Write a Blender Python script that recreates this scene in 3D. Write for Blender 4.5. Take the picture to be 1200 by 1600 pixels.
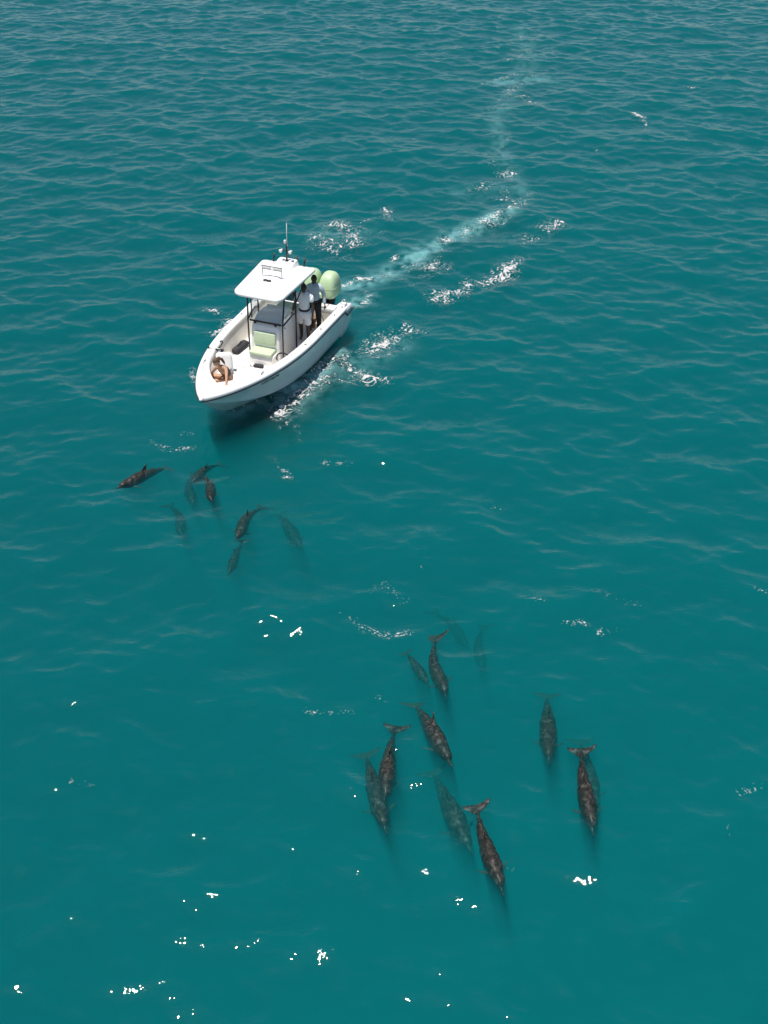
import bpy, bmesh, math, random
import numpy as np
from mathutils import Vector, Matrix

random.seed(7)
rng = np.random.default_rng(11)
for o in list(bpy.data.objects):
    bpy.data.objects.remove(o)
SC = bpy.context.scene
COL = SC.collection
R = math.radians

# ------------------------------------------------------------------ camera
cam_d = bpy.data.cameras.new('camera')
cam_d.sensor_fit = 'VERTICAL'
cam_d.sensor_height = 24.0
cam_d.lens = 24.0 * 1750 / 1600
cam_d.clip_start = 0.1
cam_d.clip_end = 9000
cam = bpy.data.objects.new('camera', cam_d)
cam.location = (0, 0, 15.67)                 # a drone about 16 m over the water
cam.rotation_euler = (R(90 - 37.1), 0, 0)
COL.objects.link(cam)
SC.camera = cam

# ------------------------------------------------------------------ sky, sun, exposure
SUN_DIR = Vector((-0.165, -0.09, 0.97)).normalized()      # towards the sun
world = bpy.data.worlds.new('World')
SC.world = world
world.use_nodes = True
wn = world.node_tree
bg = wn.nodes['Background']
sky = wn.nodes.new('ShaderNodeTexSky')
sky.sky_type = 'NISHITA'
sky.sun_disc = False
sky.sun_elevation = math.asin(SUN_DIR.z)
sky.sun_rotation = math.atan2(SUN_DIR.x, SUN_DIR.y)
sky.air_density = 1.0
sky.dust_density = 0.4
sky.ozone_density = 1.0
wn.links.new(sky.outputs[0], bg.inputs[0])
bg.inputs[1].default_value = 0.082
sun_d = bpy.data.lights.new('sun', 'SUN')
sun_d.energy = 4.6
sun_d.angle = R(0.53)
sun_d.color = (1.0, 0.955, 0.89)
sun = bpy.data.objects.new('sun', sun_d)
sun.rotation_euler = SUN_DIR.to_track_quat('Z', 'Y').to_euler()
sun.location = (-40, 40, 90)
COL.objects.link(sun)
SC.view_settings.view_transform = 'Standard'
SC.view_settings.look = 'None'
SC.view_settings.exposure = 0.28
SC.view_settings.gamma = 1.0
SC.view_settings.use_curve_mapping = False
SC.render.engine = 'CYCLES'
cy = SC.cycles
cy.max_bounces = 10
cy.diffuse_bounces = 4
cy.glossy_bounces = 3
cy.transmission_bounces = 8
cy.transparent_max_bounces = 12
cy.volume_bounces = 1
cy.use_adaptive_sampling = True
cy.adaptive_threshold = 0.006
cy.adaptive_min_samples = 16
cy.use_denoising = True
cy.denoiser = 'OPENIMAGEDENOISE'
cy.denoising_input_passes = 'RGB_ALBEDO_NORMAL'
cy.denoising_prefilter = 'ACCURATE'
cy.caustics_reflective = False
cy.caustics_refractive = False
cy.sample_clamp_indirect = 3.0

# ------------------------------------------------------------------ helpers
def link_new(name, me, mats, parent=None, smooth=True):
    o = bpy.data.objects.new(name, me)
    if mats is not None:
        for m in (mats if isinstance(mats, (list, tuple)) else [mats]):
            me.materials.append(m)
    if smooth:
        me.polygons.foreach_set('use_smooth', [True] * len(me.polygons))
    COL.objects.link(o)
    if parent is not None:
        o.parent = parent
    return o


def mesh(name, v, f, mats, parent=None, smooth=True):
    me = bpy.data.meshes.new(name)
    me.from_pydata([tuple(p) for p in v], [], f)
    me.update()
    return link_new(name, me, mats, parent, smooth)


def tag(o, label=None, cat=None, group=None, kind=None):
    if label: o['label'] = label
    if cat: o['category'] = cat
    if group: o['group'] = group
    if kind: o['kind'] = kind
    return o


def empty(name, loc=(0, 0, 0), rot=(0, 0, 0), parent=None):
    o = bpy.data.objects.new(name, None)
    o.empty_display_size = 0.2
    o.location = loc
    o.rotation_euler = rot
    COL.objects.link(o)
    if parent is not None:
        o.parent = parent
    return o


class MB:
    """collects several shapes into one mesh"""
    def __init__(s):
        s.v, s.f = [], []

    def add(s, v, f):
        n = len(s.v)
        s.v += [Vector(p) for p in v]
        s.f += [[i + n for i in q] for q in f]
        return s

    def box(s, c, d, bev=0.0, rot=None, seg=2):
        bm = bmesh.new()
        bmesh.ops.create_cube(bm, size=1)
        for p in bm.verts:
            p.co = Vector((p.co.x * d[0], p.co.y * d[1], p.co.z * d[2]))
        if bev > 0:
            bmesh.ops.bevel(bm, geom=bm.edges[:], offset=bev, segments=seg, affect='EDGES', profile=0.5)
        M = Matrix.Translation(c)
        if rot is not None:
            M = M @ Matrix.Rotation(rot[2], 4, 'Z') @ Matrix.Rotation(rot[1], 4, 'Y') @ Matrix.Rotation(rot[0], 4, 'X')
        bm.verts.index_update()
        s.add([M @ p.co for p in bm.verts], [[q.index for q in f.verts] for f in bm.faces])
        bm.free()
        return s

    def tube(s, pts, r, n=10, closed=False):
        pts = [Vector(p) for p in pts]
        m = len(pts)
        rs = r if isinstance(r, (list, tuple)) else [r] * m
        v, f = [], []
        up = None
        for i, p in enumerate(pts):
            if closed:
                d = (pts[(i + 1) % m] - pts[i - 1])
            else:
                d = pts[min(i + 1, m - 1)] - pts[max(i - 1, 0)]
            d.normalize()
            if up is None:
                up = Vector((0, 0, 1)) if abs(d.z) < 0.9 else Vector((1, 0, 0))
            a = d.cross(up); a.normalize()
            b = a.cross(d); b.normalize()
            up = b
            for k in range(n):
                t = 2 * math.pi * k / n
                v.append(p + (a * math.cos(t) + b * math.sin(t)) * rs[i])
        for i in range(m if closed else m - 1):
            j = (i + 1) % m
            for k in range(n):
                l = (k + 1) % n
                f.append([i * n + k, i * n + l, j * n + l, j * n + k])
        if not closed:
            f.append(list(range(n))[::-1])
            f.append([(m - 1) * n + k for k in range(n)])
        return s.add(v, f)

    def rings(s, rs, cap=True):
        n = len(rs[0])
        v = [p for r in rs for p in r]
        f = []
        for i in range(len(rs) - 1):
            for k in range(n):
                l = (k + 1) % n
                f.append([i * n + k, i * n + l, (i + 1) * n + l, (i + 1) * n + k])
        if cap:
            f.append(list(range(n))[::-1])
            f.append([(len(rs) - 1) * n + k for k in range(n)])
        return s.add(v, f)

    def ball(s, c, r, seg=14, ring=9):
        r = r if isinstance(r, (list, tuple)) else (r, r, r)
        v, f = [], []
        c = Vector(c)
        v.append(c + Vector((0, 0, r[2])))
        for i in range(1, ring):
            a = math.pi * i / ring
            for k in range(seg):
                t = 2 * math.pi * k / seg
                v.append(c + Vector((r[0] * math.sin(a) * math.cos(t), r[1] * math.sin(a) * math.sin(t), r[2] * math.cos(a))))
        v.append(c - Vector((0, 0, r[2])))
        for k in range(seg):
            f.append([0, 1 + k, 1 + (k + 1) % seg])
        for i in range(ring - 2):
            for k in range(seg):
                l = (k + 1) % seg
                f.append([1 + i * seg + k, 1 + (i + 1) * seg + k, 1 + (i + 1) * seg + l, 1 + i * seg + l])
        e = len(v) - 1
        b = 1 + (ring - 2) * seg
        for k in range(seg):
            f.append([b + (k + 1) % seg, b + k, e])
        return s.add(v, f)

    def build(s, name, mats, parent=None, smooth=True, fix=True, angle=None):
        me = bpy.data.meshes.new(name)
        me.from_pydata([tuple(p) for p in s.v], [], s.f)
        if fix:
            bm = bmesh.new(); bm.from_mesh(me)
            bmesh.ops.recalc_face_normals(bm, faces=bm.faces[:])
            if angle is not None:
                for e in bm.edges:
                    e.smooth = not (len(e.link_faces) == 2 and e.calc_face_angle(0) > R(angle))
            bm.to_mesh(me); bm.free()
        me.update()
        return link_new(name, me, mats, parent, smooth)


def pm(name, col, rough=0.5, metal=0.0, var=0.06, vscale=6.0, bump=0.0, bscale=40.0, coat=0.0, spec=0.5):
    """principled material with a little procedural colour variation, roughness variation and grain"""
    m = bpy.data.materials.new(name)
    m.use_nodes = True
    nt = m.node_tree
    b = nt.nodes['Principled BSDF']
    b.inputs['Metallic'].default_value = metal
    b.inputs['Specular IOR Level'].default_value = spec
    b.inputs['Coat Weight'].default_value = coat
    b.inputs['Coat Roughness'].default_value = 0.15
    tc = nt.nodes.new('ShaderNodeTexCoord')
    n = nt.nodes.new('ShaderNodeTexNoise')
    n.inputs['Scale'].default_value = vscale
    n.inputs['Detail'].default_value = 6
    n.inputs['Roughness'].default_value = 0.65
    nt.links.new(tc.outputs['Object'], n.inputs['Vector'])
    rmp = nt.nodes.new('ShaderNodeValToRGB')
    lo = [max(0, c * (1 - var)) for c in col]
    hi = [min(1, c * (1 + var * 0.6)) for c in col]
    rmp.color_ramp.elements[0].position = 0.3
    rmp.color_ramp.elements[1].position = 0.7
    rmp.color_ramp.elements[0].color = (*lo, 1)
    rmp.color_ramp.elements[1].color = (*hi, 1)
    nt.links.new(n.outputs['Fac'], rmp.inputs[0])
    nt.links.new(rmp.outputs[0], b.inputs['Base Color'])
    mr = nt.nodes.new('ShaderNodeMapRange')
    mr.inputs['To Min'].default_value = max(0.02, rough - 0.07)
    mr.inputs['To Max'].default_value = min(1, rough + 0.07)
    nt.links.new(n.outputs['Fac'], mr.inputs[0])
    nt.links.new(mr.outputs[0], b.inputs['Roughness'])
    if bump > 0:
        n2 = nt.nodes.new('ShaderNodeTexNoise')
        n2.inputs['Scale'].default_value = bscale
        n2.inputs['Detail'].default_value = 4
        nt.links.new(tc.outputs['Object'], n2.inputs['Vector'])
        bp = nt.nodes.new('ShaderNodeBump')
        bp.inputs['Strength'].default_value = bump
        bp.inputs['Distance'].default_value = 0.01
        nt.links.new(n2.outputs['Fac'], bp.inputs['Height'])
        nt.links.new(bp.outputs[0], b.inputs['Normal'])
    return m


M = {
    'gel': pm('white_gelcoat', (0.80, 0.785, 0.76), 0.32, var=0.05, vscale=2.5, coat=0.25),
    'hullpaint': pm('hull_gelcoat', (0.80, 0.795, 0.78), 0.25, var=0.09, vscale=2.2, coat=0.35),
    'nonskid': pm('nonskid_deck', (0.76, 0.74, 0.71), 0.7, var=0.07, vscale=3, bump=0.5, bscale=220),
    'liner': pm('cream_liner', (0.70, 0.655, 0.58), 0.5, var=0.07, vscale=2.5),
    'black': pm('black_rubber', (0.014, 0.014, 0.016), 0.5, var=0.3, vscale=8),
    'blackpipe': pm('black_powder_coat', (0.012, 0.013, 0.014), 0.35, var=0.2, vscale=8),
    'steel': pm('stainless_steel', (0.62, 0.62, 0.62), 0.22, metal=1.0),
    'mint': pm('mint_vinyl', (0.51, 0.61, 0.41), 0.55, var=0.08, vscale=5, bump=0.2, bscale=150),
    'mintcowl': pm('mint_engine_paint', (0.46, 0.61, 0.36), 0.35, var=0.05, vscale=2, coat=0.4),
    'grey': pm('grey_plastic', (0.22, 0.23, 0.24), 0.5),
    'darkgrey': pm('dark_grey_fabric', (0.035, 0.036, 0.04), 0.85, var=0.3, vscale=20, bump=0.5, bscale=200),
    'dash': pm('dash_grey', (0.72, 0.72, 0.71), 0.5),
    'screen': pm('screen_black', (0.01, 0.012, 0.016), 0.12),
    'rope': pm('rope', (0.62, 0.58, 0.48), 0.9, var=0.2, vscale=60, bump=1.0, bscale=180),
    'navy': pm('navy_cloth', (0.012, 0.02, 0.05), 0.8, var=0.2, vscale=10),
    'whitecloth': pm('white_cloth', (0.78, 0.77, 0.76), 0.85, var=0.05, vscale=9, bump=0.6, bscale=30),
    'shirt': pm('white_cotton', (0.87, 0.86, 0.86), 0.9, var=0.08, vscale=10, bump=0.8, bscale=25),
    'bluegrey': pm('blue_grey_shirt', (0.48, 0.55, 0.59), 0.9, var=0.12, vscale=10, bump=0.8, bscale=25),
    'trousers': pm('charcoal_trousers', (0.02, 0.021, 0.024), 0.9, var=0.2, vscale=10, bump=0.5, bscale=25),
    'swim': pm('black_swimwear', (0.014, 0.013, 0.013), 0.7, var=0.2, vscale=12),
    'skin_dark': pm('dark_skin', (0.06, 0.036, 0.026), 0.5, var=0.12, vscale=12),
    'skin_light': pm('tanned_skin', (0.46, 0.25, 0.15), 0.5, var=0.1, vscale=12),
    'hair_black': pm('black_hair', (0.008, 0.007, 0.006), 0.6, var=0.3, vscale=60, bump=1, bscale=120),
    'hair_brown': pm('brown_hair', (0.10, 0.052, 0.024), 0.55, var=0.35, vscale=50, bump=1, bscale=90),
    'eye': pm('eye', (0.02, 0.015, 0.012), 0.2),
    'wood': pm('tan_wicker', (0.22, 0.14, 0.07), 0.8, var=0.25, vscale=30, bump=0.8, bscale=60),
    'amber': pm('nav_lens', (0.75, 0.74, 0.7), 0.2),
}


def glass_mat():
    m = bpy.data.materials.new('windshield_glass')
    m.use_nodes = True
    nt = m.node_tree
    nt.nodes.clear()
    out = nt.nodes.new('ShaderNodeOutputMaterial')
    tr = nt.nodes.new('ShaderNodeBsdfTransparent')
    tr.inputs[0].default_value = (0.97, 0.98, 0.98, 1)
    gl = nt.nodes.new('ShaderNodeBsdfGlossy')
    gl.inputs['Roughness'].default_value = 0.04
    lw = nt.nodes.new('ShaderNodeLayerWeight')
    lw.inputs['Blend'].default_value = 0.5
    pw = nt.nodes.new('ShaderNodeMath'); pw.operation = 'POWER'; pw.inputs[1].default_value = 4.0
    nt.links.new(lw.outputs['Facing'], pw.inputs[0])
    fr = nt.nodes.new('ShaderNodeMath'); fr.operation = 'MULTIPLY_ADD'
    fr.inputs[1].default_value = 0.8; fr.inputs[2].default_value = 0.05
    nt.links.new(pw.outputs[0], fr.inputs[0])
    mx = nt.nodes.new('ShaderNodeMixShader')
    nt.links.new(fr.outputs[0], mx.inputs[0])
    nt.links.new(tr.outputs[0], mx.inputs[1])
    nt.links.new(gl.outputs[0], mx.inputs[2])
    nt.links.new(mx.outputs[0], out.inputs['Surface'])
    return m


M['glass'] = glass_mat()

# ------------------------------------------------------------------ the boat's pose (needed by the sea for its bow wave)
BOAT_S = np.array([-2.21, 30.05])            # stern, centreline, at the waterline
BOAT_PHI = R(20.3)
BF = np.array([-math.sin(BOAT_PHI), -math.cos(BOAT_PHI)])       # forward
BP = np.array([math.cos(BOAT_PHI), -math.sin(BOAT_PHI)])        # to port
LB = 6.72

# ------------------------------------------------------------------ the sea: wave field from a directional spectrum
TILE, NT = 80.0, 2048


def kgrid():
    k = 2 * np.pi * np.fft.fftfreq(NT, TILE / NT)
    kx, ky = np.meshgrid(k, k)                # [iy, ix]
    return kx, ky


KX, KY = kgrid()
KK = np.sqrt(KX ** 2 + KY ** 2)
KK[0, 0] = 1e-6


def ocean():
    w = R(-100)                                # the waves run towards the camera, a little to the left
    ct = (KX * math.cos(w) + KY * math.sin(w)) / KK
    l = 0.36
    S = KK ** -3.8 * (np.exp(-1.0 / (KK * l) ** 2) + 0.25 * np.exp(-1.0 / (KK * 0.75) ** 2))
    D = np.where(ct > 0, ct ** 2, 0.12 * ct ** 2) + 0.05
    S = S * D * np.exp(-(KK * 0.034) ** 2)
    w2 = R(-60)                                # a weaker, longer swell across it
    ct2 = (KX * math.cos(w2) + KY * math.sin(w2)) / KK
    S2 = KK ** -4.0 * np.exp(-1.0 / (KK * 1.1) ** 2) * np.where(ct2 > 0, ct2 ** 6, 0)
    S = S + 0.05 * S2
    S[0, 0] = 0
    a = (rng.standard_normal((NT, NT)) + 1j * rng.standard_normal((NT, NT))) * np.sqrt(S)
    h = np.fft.ifft2(a).real
    sc = 0.040 / h.std()
    dx = np.fft.ifft2(a * 1j * KX / KK).real * sc
    dy = np.fft.ifft2(a * 1j * KY / KK).real * sc
    return h * sc, dx, dy


HF, DXF, DYF = ocean()


def band(l0, l1, seed, ax=1.0, ay=1.0):
    """a smooth random field of unit variance, features between l0 and l1 metres"""
    r = np.random.default_rng(seed)
    k = np.sqrt((KX * ax) ** 2 + (KY * ay) ** 2) + 1e-6
    k1, k0 = 2 * np.pi / l0, 2 * np.pi / l1
    a = np.exp(-(k / k1) ** 4) * (1 - np.exp(-(k / k0) ** 4)) * k ** -1.0
    f = np.fft.ifft2(np.fft.fft2(r.standard_normal((NT, NT))) * a).real
    return f / f.std()


def samp(F, x, y):
    u = (np.asarray(x) / TILE) % 1.0 * NT
    v = (np.asarray(y) / TILE) % 1.0 * NT
    i = np.floor(u).astype(np.int64); j = np.floor(v).astype(np.int64)
    fu, fv = u - i, v - j
    i %= NT; j %= NT
    i2, j2 = (i + 1) % NT, (j + 1) % NT
    return (F[j, i] * (1 - fu) + F[j, i2] * fu) * (1 - fv) + (F[j2, i] * (1 - fu) + F[j2, i2] * fu) * fv


def seg_dist(x, y, pts):
    best = np.full(np.shape(x), 1e9)
    for (x0, y0), (x1, y1) in zip(pts[:-1], pts[1:]):
        dx, dy = x1 - x0, y1 - y0
        t = np.clip(((x - x0) * dx + (y - y0) * dy) / (dx * dx + dy * dy + 1e-9), 0, 1)
        best = np.minimum(best, np.hypot(x - x0 - t * dx, y - y0 - t * dy))
    return best


# foam streaks left by the boat and the dolphins: world points, half-width (m), strength
STREAKS = [
    ([(-1.11, 32.61), (0.0, 33.36), (1.05, 34.23), (1.93, 35.23)], 0.22, 0.5),
    ([(3.1, 36.67), (4.3, 37.78), (5.49, 40.49)], 0.21, 0.45),
    ([(4.63, 38.95), (4.41, 40.49)], 0.24, 0.5),
    ([(4.25, 43.03), (4.66, 44.98), (5.32, 46.52)], 0.3, 0.36),
    ([(4.82, 50.31), (5.92, 53.12), (7.02, 55.14)], 0.41, 0.36),
    ([(6.04, 57.84), (7.49, 59.58), (7.3, 62.66)], 0.45, 0.32),
    ([(-0.82, 32.89), (0.41, 32.89), (2.07, 33.6)], 0.17, 0.4),
    ([(-2.42, 24.73), (-2.64, 24.33)], 0.11, 0.5),
    ([(-1.41, 26.86), (-0.7, 26.52)], 0.12, 0.4),
    ([(-0.18, 27.93), (0.46, 28.49)], 0.15, 0.5),
    ([(-2.73, 25.13), (-2.47, 25.52), (-2.17, 26.18), (-1.76, 26.86)], 0.26, 1.0),
    ([(-1.92, 27.14), (-1.35, 27.71), (-0.82, 28.23), (-0.18, 28.64), (0.37, 29.07), (0.85, 29.66)], 0.27, 1.0),
    ([(-1.45, 27.93), (-0.89, 27.35), (-0.44, 26.79), (0.05, 26.72)], 0.18, 0.9),
    ([(0.18, 27.93), (0.74, 28.87)], 0.13, 0.4),
    ([(-2.24, 36.29), (-1.9, 35.44), (-1.49, 34.93)], 0.32, 0.8),
    ([(-2.12, 37.22), (-1.57, 37.5), (-1.0, 36.83), (-1.12, 35.6)], 0.31, 0.85),
    ([(-0.9, 37.5), (-0.57, 37.78)], 0.16, 0.5),
    ([(0.07, 38.89), (0.23, 37.78)], 0.16, 0.7),
    ([(-0.55, 36.13), (0.0, 36.94)], 0.13, 0.4),
    ([(-1.3, 32.7), (-0.98, 32.98), (-0.51, 33.12)], 0.16, 1.3),
    ([(-0.88, 31.19), (-0.59, 31.45)], 0.18, 1.1),
    ([(1.96, 35.97), (2.77, 36.72), (3.62, 37.73), (4.65, 39.13), (5.21, 39.62)], 0.23, 0.75),
    ([(1.42, 33.93), (1.68, 34.33), (2.09, 33.98)], 0.22, 0.95),
    ([(0.32, 34.43), (0.42, 34.73)], 0.17, 0.6),
    ([(0.2, 33.03), (1.04, 33.84)], 0.14, 0.4),
    ([(1.63, 31.71), (2.31, 32.16), (3.06, 32.84), (3.81, 33.36), (4.34, 34.43)], 0.28, 0.95),
    ([(0.81, 32.43), (1.65, 33.36)], 0.12, 0.35),
    ([(4.72, 36.29), (5.44, 36.83), (6.16, 37.5)], 0.28, 0.65),
    ([(3.48, 40.81), (4.17, 41.93), (4.96, 42.61)], 0.22, 0.7),
    ([(4.11, 44.46), (5.16, 44.76)], 0.3, 0.35),
    ([(3.78, 47.32), (5.36, 46.92)], 0.28, 0.3),
    ([(4.01, 39.87), (5.03, 39.5)], 0.19, 0.6),
    ([(4.62, 53.61), (6.13, 55.35), (7.91, 54.93)], 0.31, 0.5),
    ([(6.27, 52.15), (6.61, 51.22)], 0.2, 0.75),
    ([(5.91, 60.17), (7.62, 59.34)], 0.3, 0.35),
    ([(7.74, 62.02), (7.56, 57.29)], 0.3, 0.3),
    ([(10.92, 49.6), (11.19, 49.08), (11.24, 48.31)], 0.16, 1.15),
    ([(14.06, 53.51), (14.32, 53.31)], 0.14, 1.0),
    ([(8.55, 44.98), (9.26, 45.36)], 0.12, 0.4),
    ([(-4.99, 29.46), (-4.68, 30.06), (-4.26, 30.6)], 0.18, 1.05),
    ([(-5.45, 30.89), (-4.85, 30.68), (-4.18, 30.81)], 0.2, 0.55),
    ([(-5.37, 27.39), (-5.19, 26.59)], 0.12, 0.5),
    ([(-5.83, 23.67), (-5.35, 23.21), (-4.82, 23.38)], 0.15, 0.6),
    ([(-5.4, 24.03), (-4.9, 23.97)], 0.11, 0.5),
    ([(-2.78, 22.95), (-2.5, 22.4), (-2.29, 22.05)], 0.14, 0.5),
    ([(-1.49, 22.68), (-0.86, 22.59)], 0.11, 0.6),
    ([(-2.34, 24.88), (-2.1, 23.67)], 0.17, 0.35),
    ([(-0.79, 17.21), (-0.33, 16.82), (0.13, 16.63), (0.52, 16.73)], 0.17, 0.45),
    ([(-0.41, 17.91), (0.0, 18.12), (0.4, 17.6)], 0.19, 0.36),
    ([(2.96, 17.7), (3.28, 17.56)], 0.12, 0.5),
    ([(3.67, 16.92), (4.13, 16.92)], 0.11, 0.5),
    ([(4.35, 16.63), (4.75, 16.73)], 0.15, 0.45),
    ([(4.48, 17.91), (5.35, 17.5)], 0.14, 0.33),
    ([(-1.38, 14.51), (-0.48, 14.47)], 0.11, 0.45),
    ([(-0.12, 14.87), (0.0, 14.78)], 0.07, 0.5),
    ([(6.14, 12.66), (6.63, 12.8)], 0.1, 0.4),
    ([(5.8, 11.92), (5.79, 11.66)], 0.07, 0.4),
    ([(1.07, 11.66), (2.09, 11.04)], 0.1, 0.25),
    ([(-5.51, 12.8), (-5.09, 12.7)], 0.1, 0.35),
    ([(-1.12, 32.89), (-0.2, 31.54)], 0.14, 0.4),
    ([(0.77, 18.73), (0.86, 18.65)], 0.06, 0.5),
    ([(2.4, 21.02), (2.83, 20.84)], 0.09, 0.5),
    ([(7.87, 17.91), (8.04, 17.81)], 0.09, 0.45),
]
AERATED = [
    ([(4.37, 38.65), (5.07, 39.87), (5.01, 41.8), (4.76, 44.61), (4.82, 48.56)], 0.34, 0.2),
    ([(4.82, 48.56), (5.92, 53.12), (7.37, 58.41), (7.32, 64.65)], 0.5, 0.15),
    ([(-1.21, 32.52), (-0.41, 32.89), (0.84, 34.43), (1.96, 35.97), (3.13, 37.16), (4.37, 38.65)], 0.42, 0.62),
    ([(1.96, 35.97), (2.65, 36.67)], 0.4, 0.7),
    ([(-0.89, 31.45), (-0.5, 31.63)], 0.32, 0.7),
    ([(-3.49, 25.52), (-2.92, 25.85), (-2.44, 26.42), (-2.12, 26.86)], 0.22, 0.6),
    ([(2.86, 40.49), (4.83, 41.14)], 0.55, 0.12),
    ([(5.13, 54.31), (7.57, 54.62)], 0.63, 0.3),
    ([(-2.53, 25.2), (-1.07, 27.39), (0.37, 28.49)], 0.45, 0.22),
    ([(-2.2, 36.39), (-0.88, 36.67)], 0.56, 0.2),
]
STREAKS += [(p_, round(w_ * 2.0, 2), 0.55) for p_, w_, s_ in STREAKS if s_ > 0.6]      # thin lace drifting off the dense foam
# and along the hull, where the stem parts the water
for s_ in (1, -1):
    STREAKS.append(([tuple(BOAT_S + BF * a + BP * b * s_) for a, b in ((5.25, 0.14), (4.7, 0.52), (4.1, 0.88), (3.4, 1.16), (2.5, 1.36))], 0.14, 0.7))
    AERATED.append(([tuple(BOAT_S + BF * a + BP * b * s_) for a, b in ((5.3, 0.2), (4.6, 0.65), (3.9, 1.05), (2.8, 1.40), (1.4, 1.6))], 0.24, 0.6))


def calm(x, y):
    """waves lie lower right around the hull; 1 far away"""
    lx = (x - BOAT_S[0]) * BF[0] + (y - BOAT_S[1]) * BF[1]
    ly = (x - BOAT_S[0]) * BP[0] + (y - BOAT_S[1]) * BP[1]
    d = np.maximum(np.abs(lx - 3.0) / 4.6, np.abs(ly) / 2.2)
    return np.clip((d - 0.55) / 0.9, 0.25, 1.0)


LUMP = band(0.12, 0.5, 5)


def foam_density(x, y):
    d = np.zeros(np.shape(x))
    for pts, w, s in STREAKS:
        a = np.array(pts)
        bx = (x > a[:, 0].min() - 3 * w) & (x < a[:, 0].max() + 3 * w) & (y > a[:, 1].min() - 3 * w) & (y < a[:, 1].max() + 3 * w)
        if bx.any():
            q = s * np.exp(-(seg_dist(x[bx], y[bx], pts) / w) ** 2)
            d[bx] = np.maximum(d[bx], q)
    return d


def aeration(x, y):
    d = np.zeros(np.shape(x))
    for pts, w, s in AERATED:
        a = np.array(pts)
        bx = (x > a[:, 0].min() - 3 * w) & (x < a[:, 0].max() + 3 * w) & (y > a[:, 1].min() - 3 * w) & (y < a[:, 1].max() + 3 * w)
        if bx.any():
            q = s * np.exp(-(seg_dist(x[bx], y[bx], pts) / w) ** 2)
            d[bx] = np.maximum(d[bx], q)
    return d


def sea_point(x, y):
    """grid point -> displaced world point (vectorised)"""
    r = np.hypot(x, y - 35)
    fade = np.clip(1.15 - r / 420, 0, 1) * calm(x, y)
    z = samp(HF, x, y) * fade
    X = x + 0.9 * samp(DXF, x, y) * fade
    Y = y + 0.9 * samp(DYF, x, y) * fade
    # bow wave: two low ridges running back from the stem
    lx = (x - BOAT_S[0]) * BF[0] + (y - BOAT_S[1]) * BF[1]
    ly = np.abs((x - BOAT_S[0]) * BP[0] + (y - BOAT_S[1]) * BP[1])
    ridge = ly - (0.25 + 0.42 * np.maximum(5.2 - lx, 0) ** 0.85)
    amp = np.clip((5.6 - lx) / 1.0, 0, 1) * np.exp(-np.maximum(5.1 - lx, 0) / 5.0)
    z = z + 0.13 * amp * np.exp(-(ridge / 0.33) ** 2) - 0.05 * amp * np.exp(-((ridge - 0.7) / 0.45) ** 2)
    fd = foam_density(x, y)
    z = z + np.minimum(fd, 1) * 0.022 * samp(LUMP, x, y)
    return X, Y, z


def spaced(a, b, d0, d1):
    out = [a]
    while out[-1] < b:
        t = (out[-1] - a) / (b - a)
        out.append(out[-1] + d0 + (d1 - d0) * t)
    return out


def outward(start, end, d, g, sign):
    out, p = [], start
    while abs(p) < end:
        d *= g
        p += sign * d
        out.append(p)
    return out


xs = list(np.arange(-25, 25.001, 0.072))
xs = outward(-25.0, 4000, 0.072, 1.16, -1)[::-1] + xs + outward(xs[-1], 4000, 0.072, 1.16, 1)
ys = spaced(5.0, 74.0, 0.055, 0.110)
ys = outward(5.0, 4000, 0.055, 1.16, -1)[::-1] + ys + outward(ys[-1], 4000, 0.125, 1.16, 1)
GX, GY = np.meshgrid(np.array(xs), np.array(ys))
ny, nx = GX.shape
PX, PY, PZ = sea_point(GX.ravel(), GY.ravel())
SEA_BOTTOM = -45.0
V = np.stack([PX, PY, PZ], 1)
idx = np.arange(nx * ny).reshape(ny, nx)
Q = np.stack([idx[:-1, :-1], idx[:-1, 1:], idx[1:, 1:], idx[1:, :-1]], -1).reshape(-1, 4)
# skirt and bottom close the body of water
nb = len(V)
low = V[[idx[0, 0], idx[0, -1], idx[-1, -1], idx[-1, 0]]].copy(); low[:, 2] = SEA_BOTTOM
V = np.concatenate([V, low])
c_ = [idx[0, 0], idx[0, -1], idx[-1, -1], idx[-1, 0]]
SK = np.array([[c_[(i + 1) % 4], c_[i], nb + i, nb + (i + 1) % 4] for i in range(4)])
ar = np.arange(4); m_ = 4
me = bpy.data.meshes.new('sea')
loops = np.concatenate([Q.ravel(), SK.ravel(), (nb + ar)[::-1]])
starts = np.concatenate([np.arange(len(Q)) * 4, len(Q) * 4 + np.arange(len(SK)) * 4, [len(Q) * 4 + len(SK) * 4]])
totals = np.concatenate([np.full(len(Q) + len(SK), 4), [m_]])
me.vertices.add(len(V)); me.loops.add(len(loops)); me.polygons.add(len(starts))
me.vertices.foreach_set('co', V.astype(np.float32).ravel())
me.loops.foreach_set('vertex_index', loops.astype(np.int32))
me.polygons.foreach_set('loop_start', starts.astype(np.int32))
me.polygons.foreach_set('loop_total', totals.astype(np.int32))
sm = np.ones(len(starts), bool); sm[len(Q):] = False
me.polygons.foreach_set('use_smooth', sm)
me.update(calc_edges=True)
at = me.attributes.new('aeration', 'FLOAT', 'POINT')
ae = np.zeros(len(V), np.float32)
ae[:nb] = aeration(GX.ravel(), GY.ravel()) * 0.85 * np.clip(0.60 + 0.36 * samp(band(0.15, 2.0, 21), GX.ravel(), GY.ravel()), 0, 1.3)
at.data.foreach_set('value', ae)


REFR = 0.0


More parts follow.
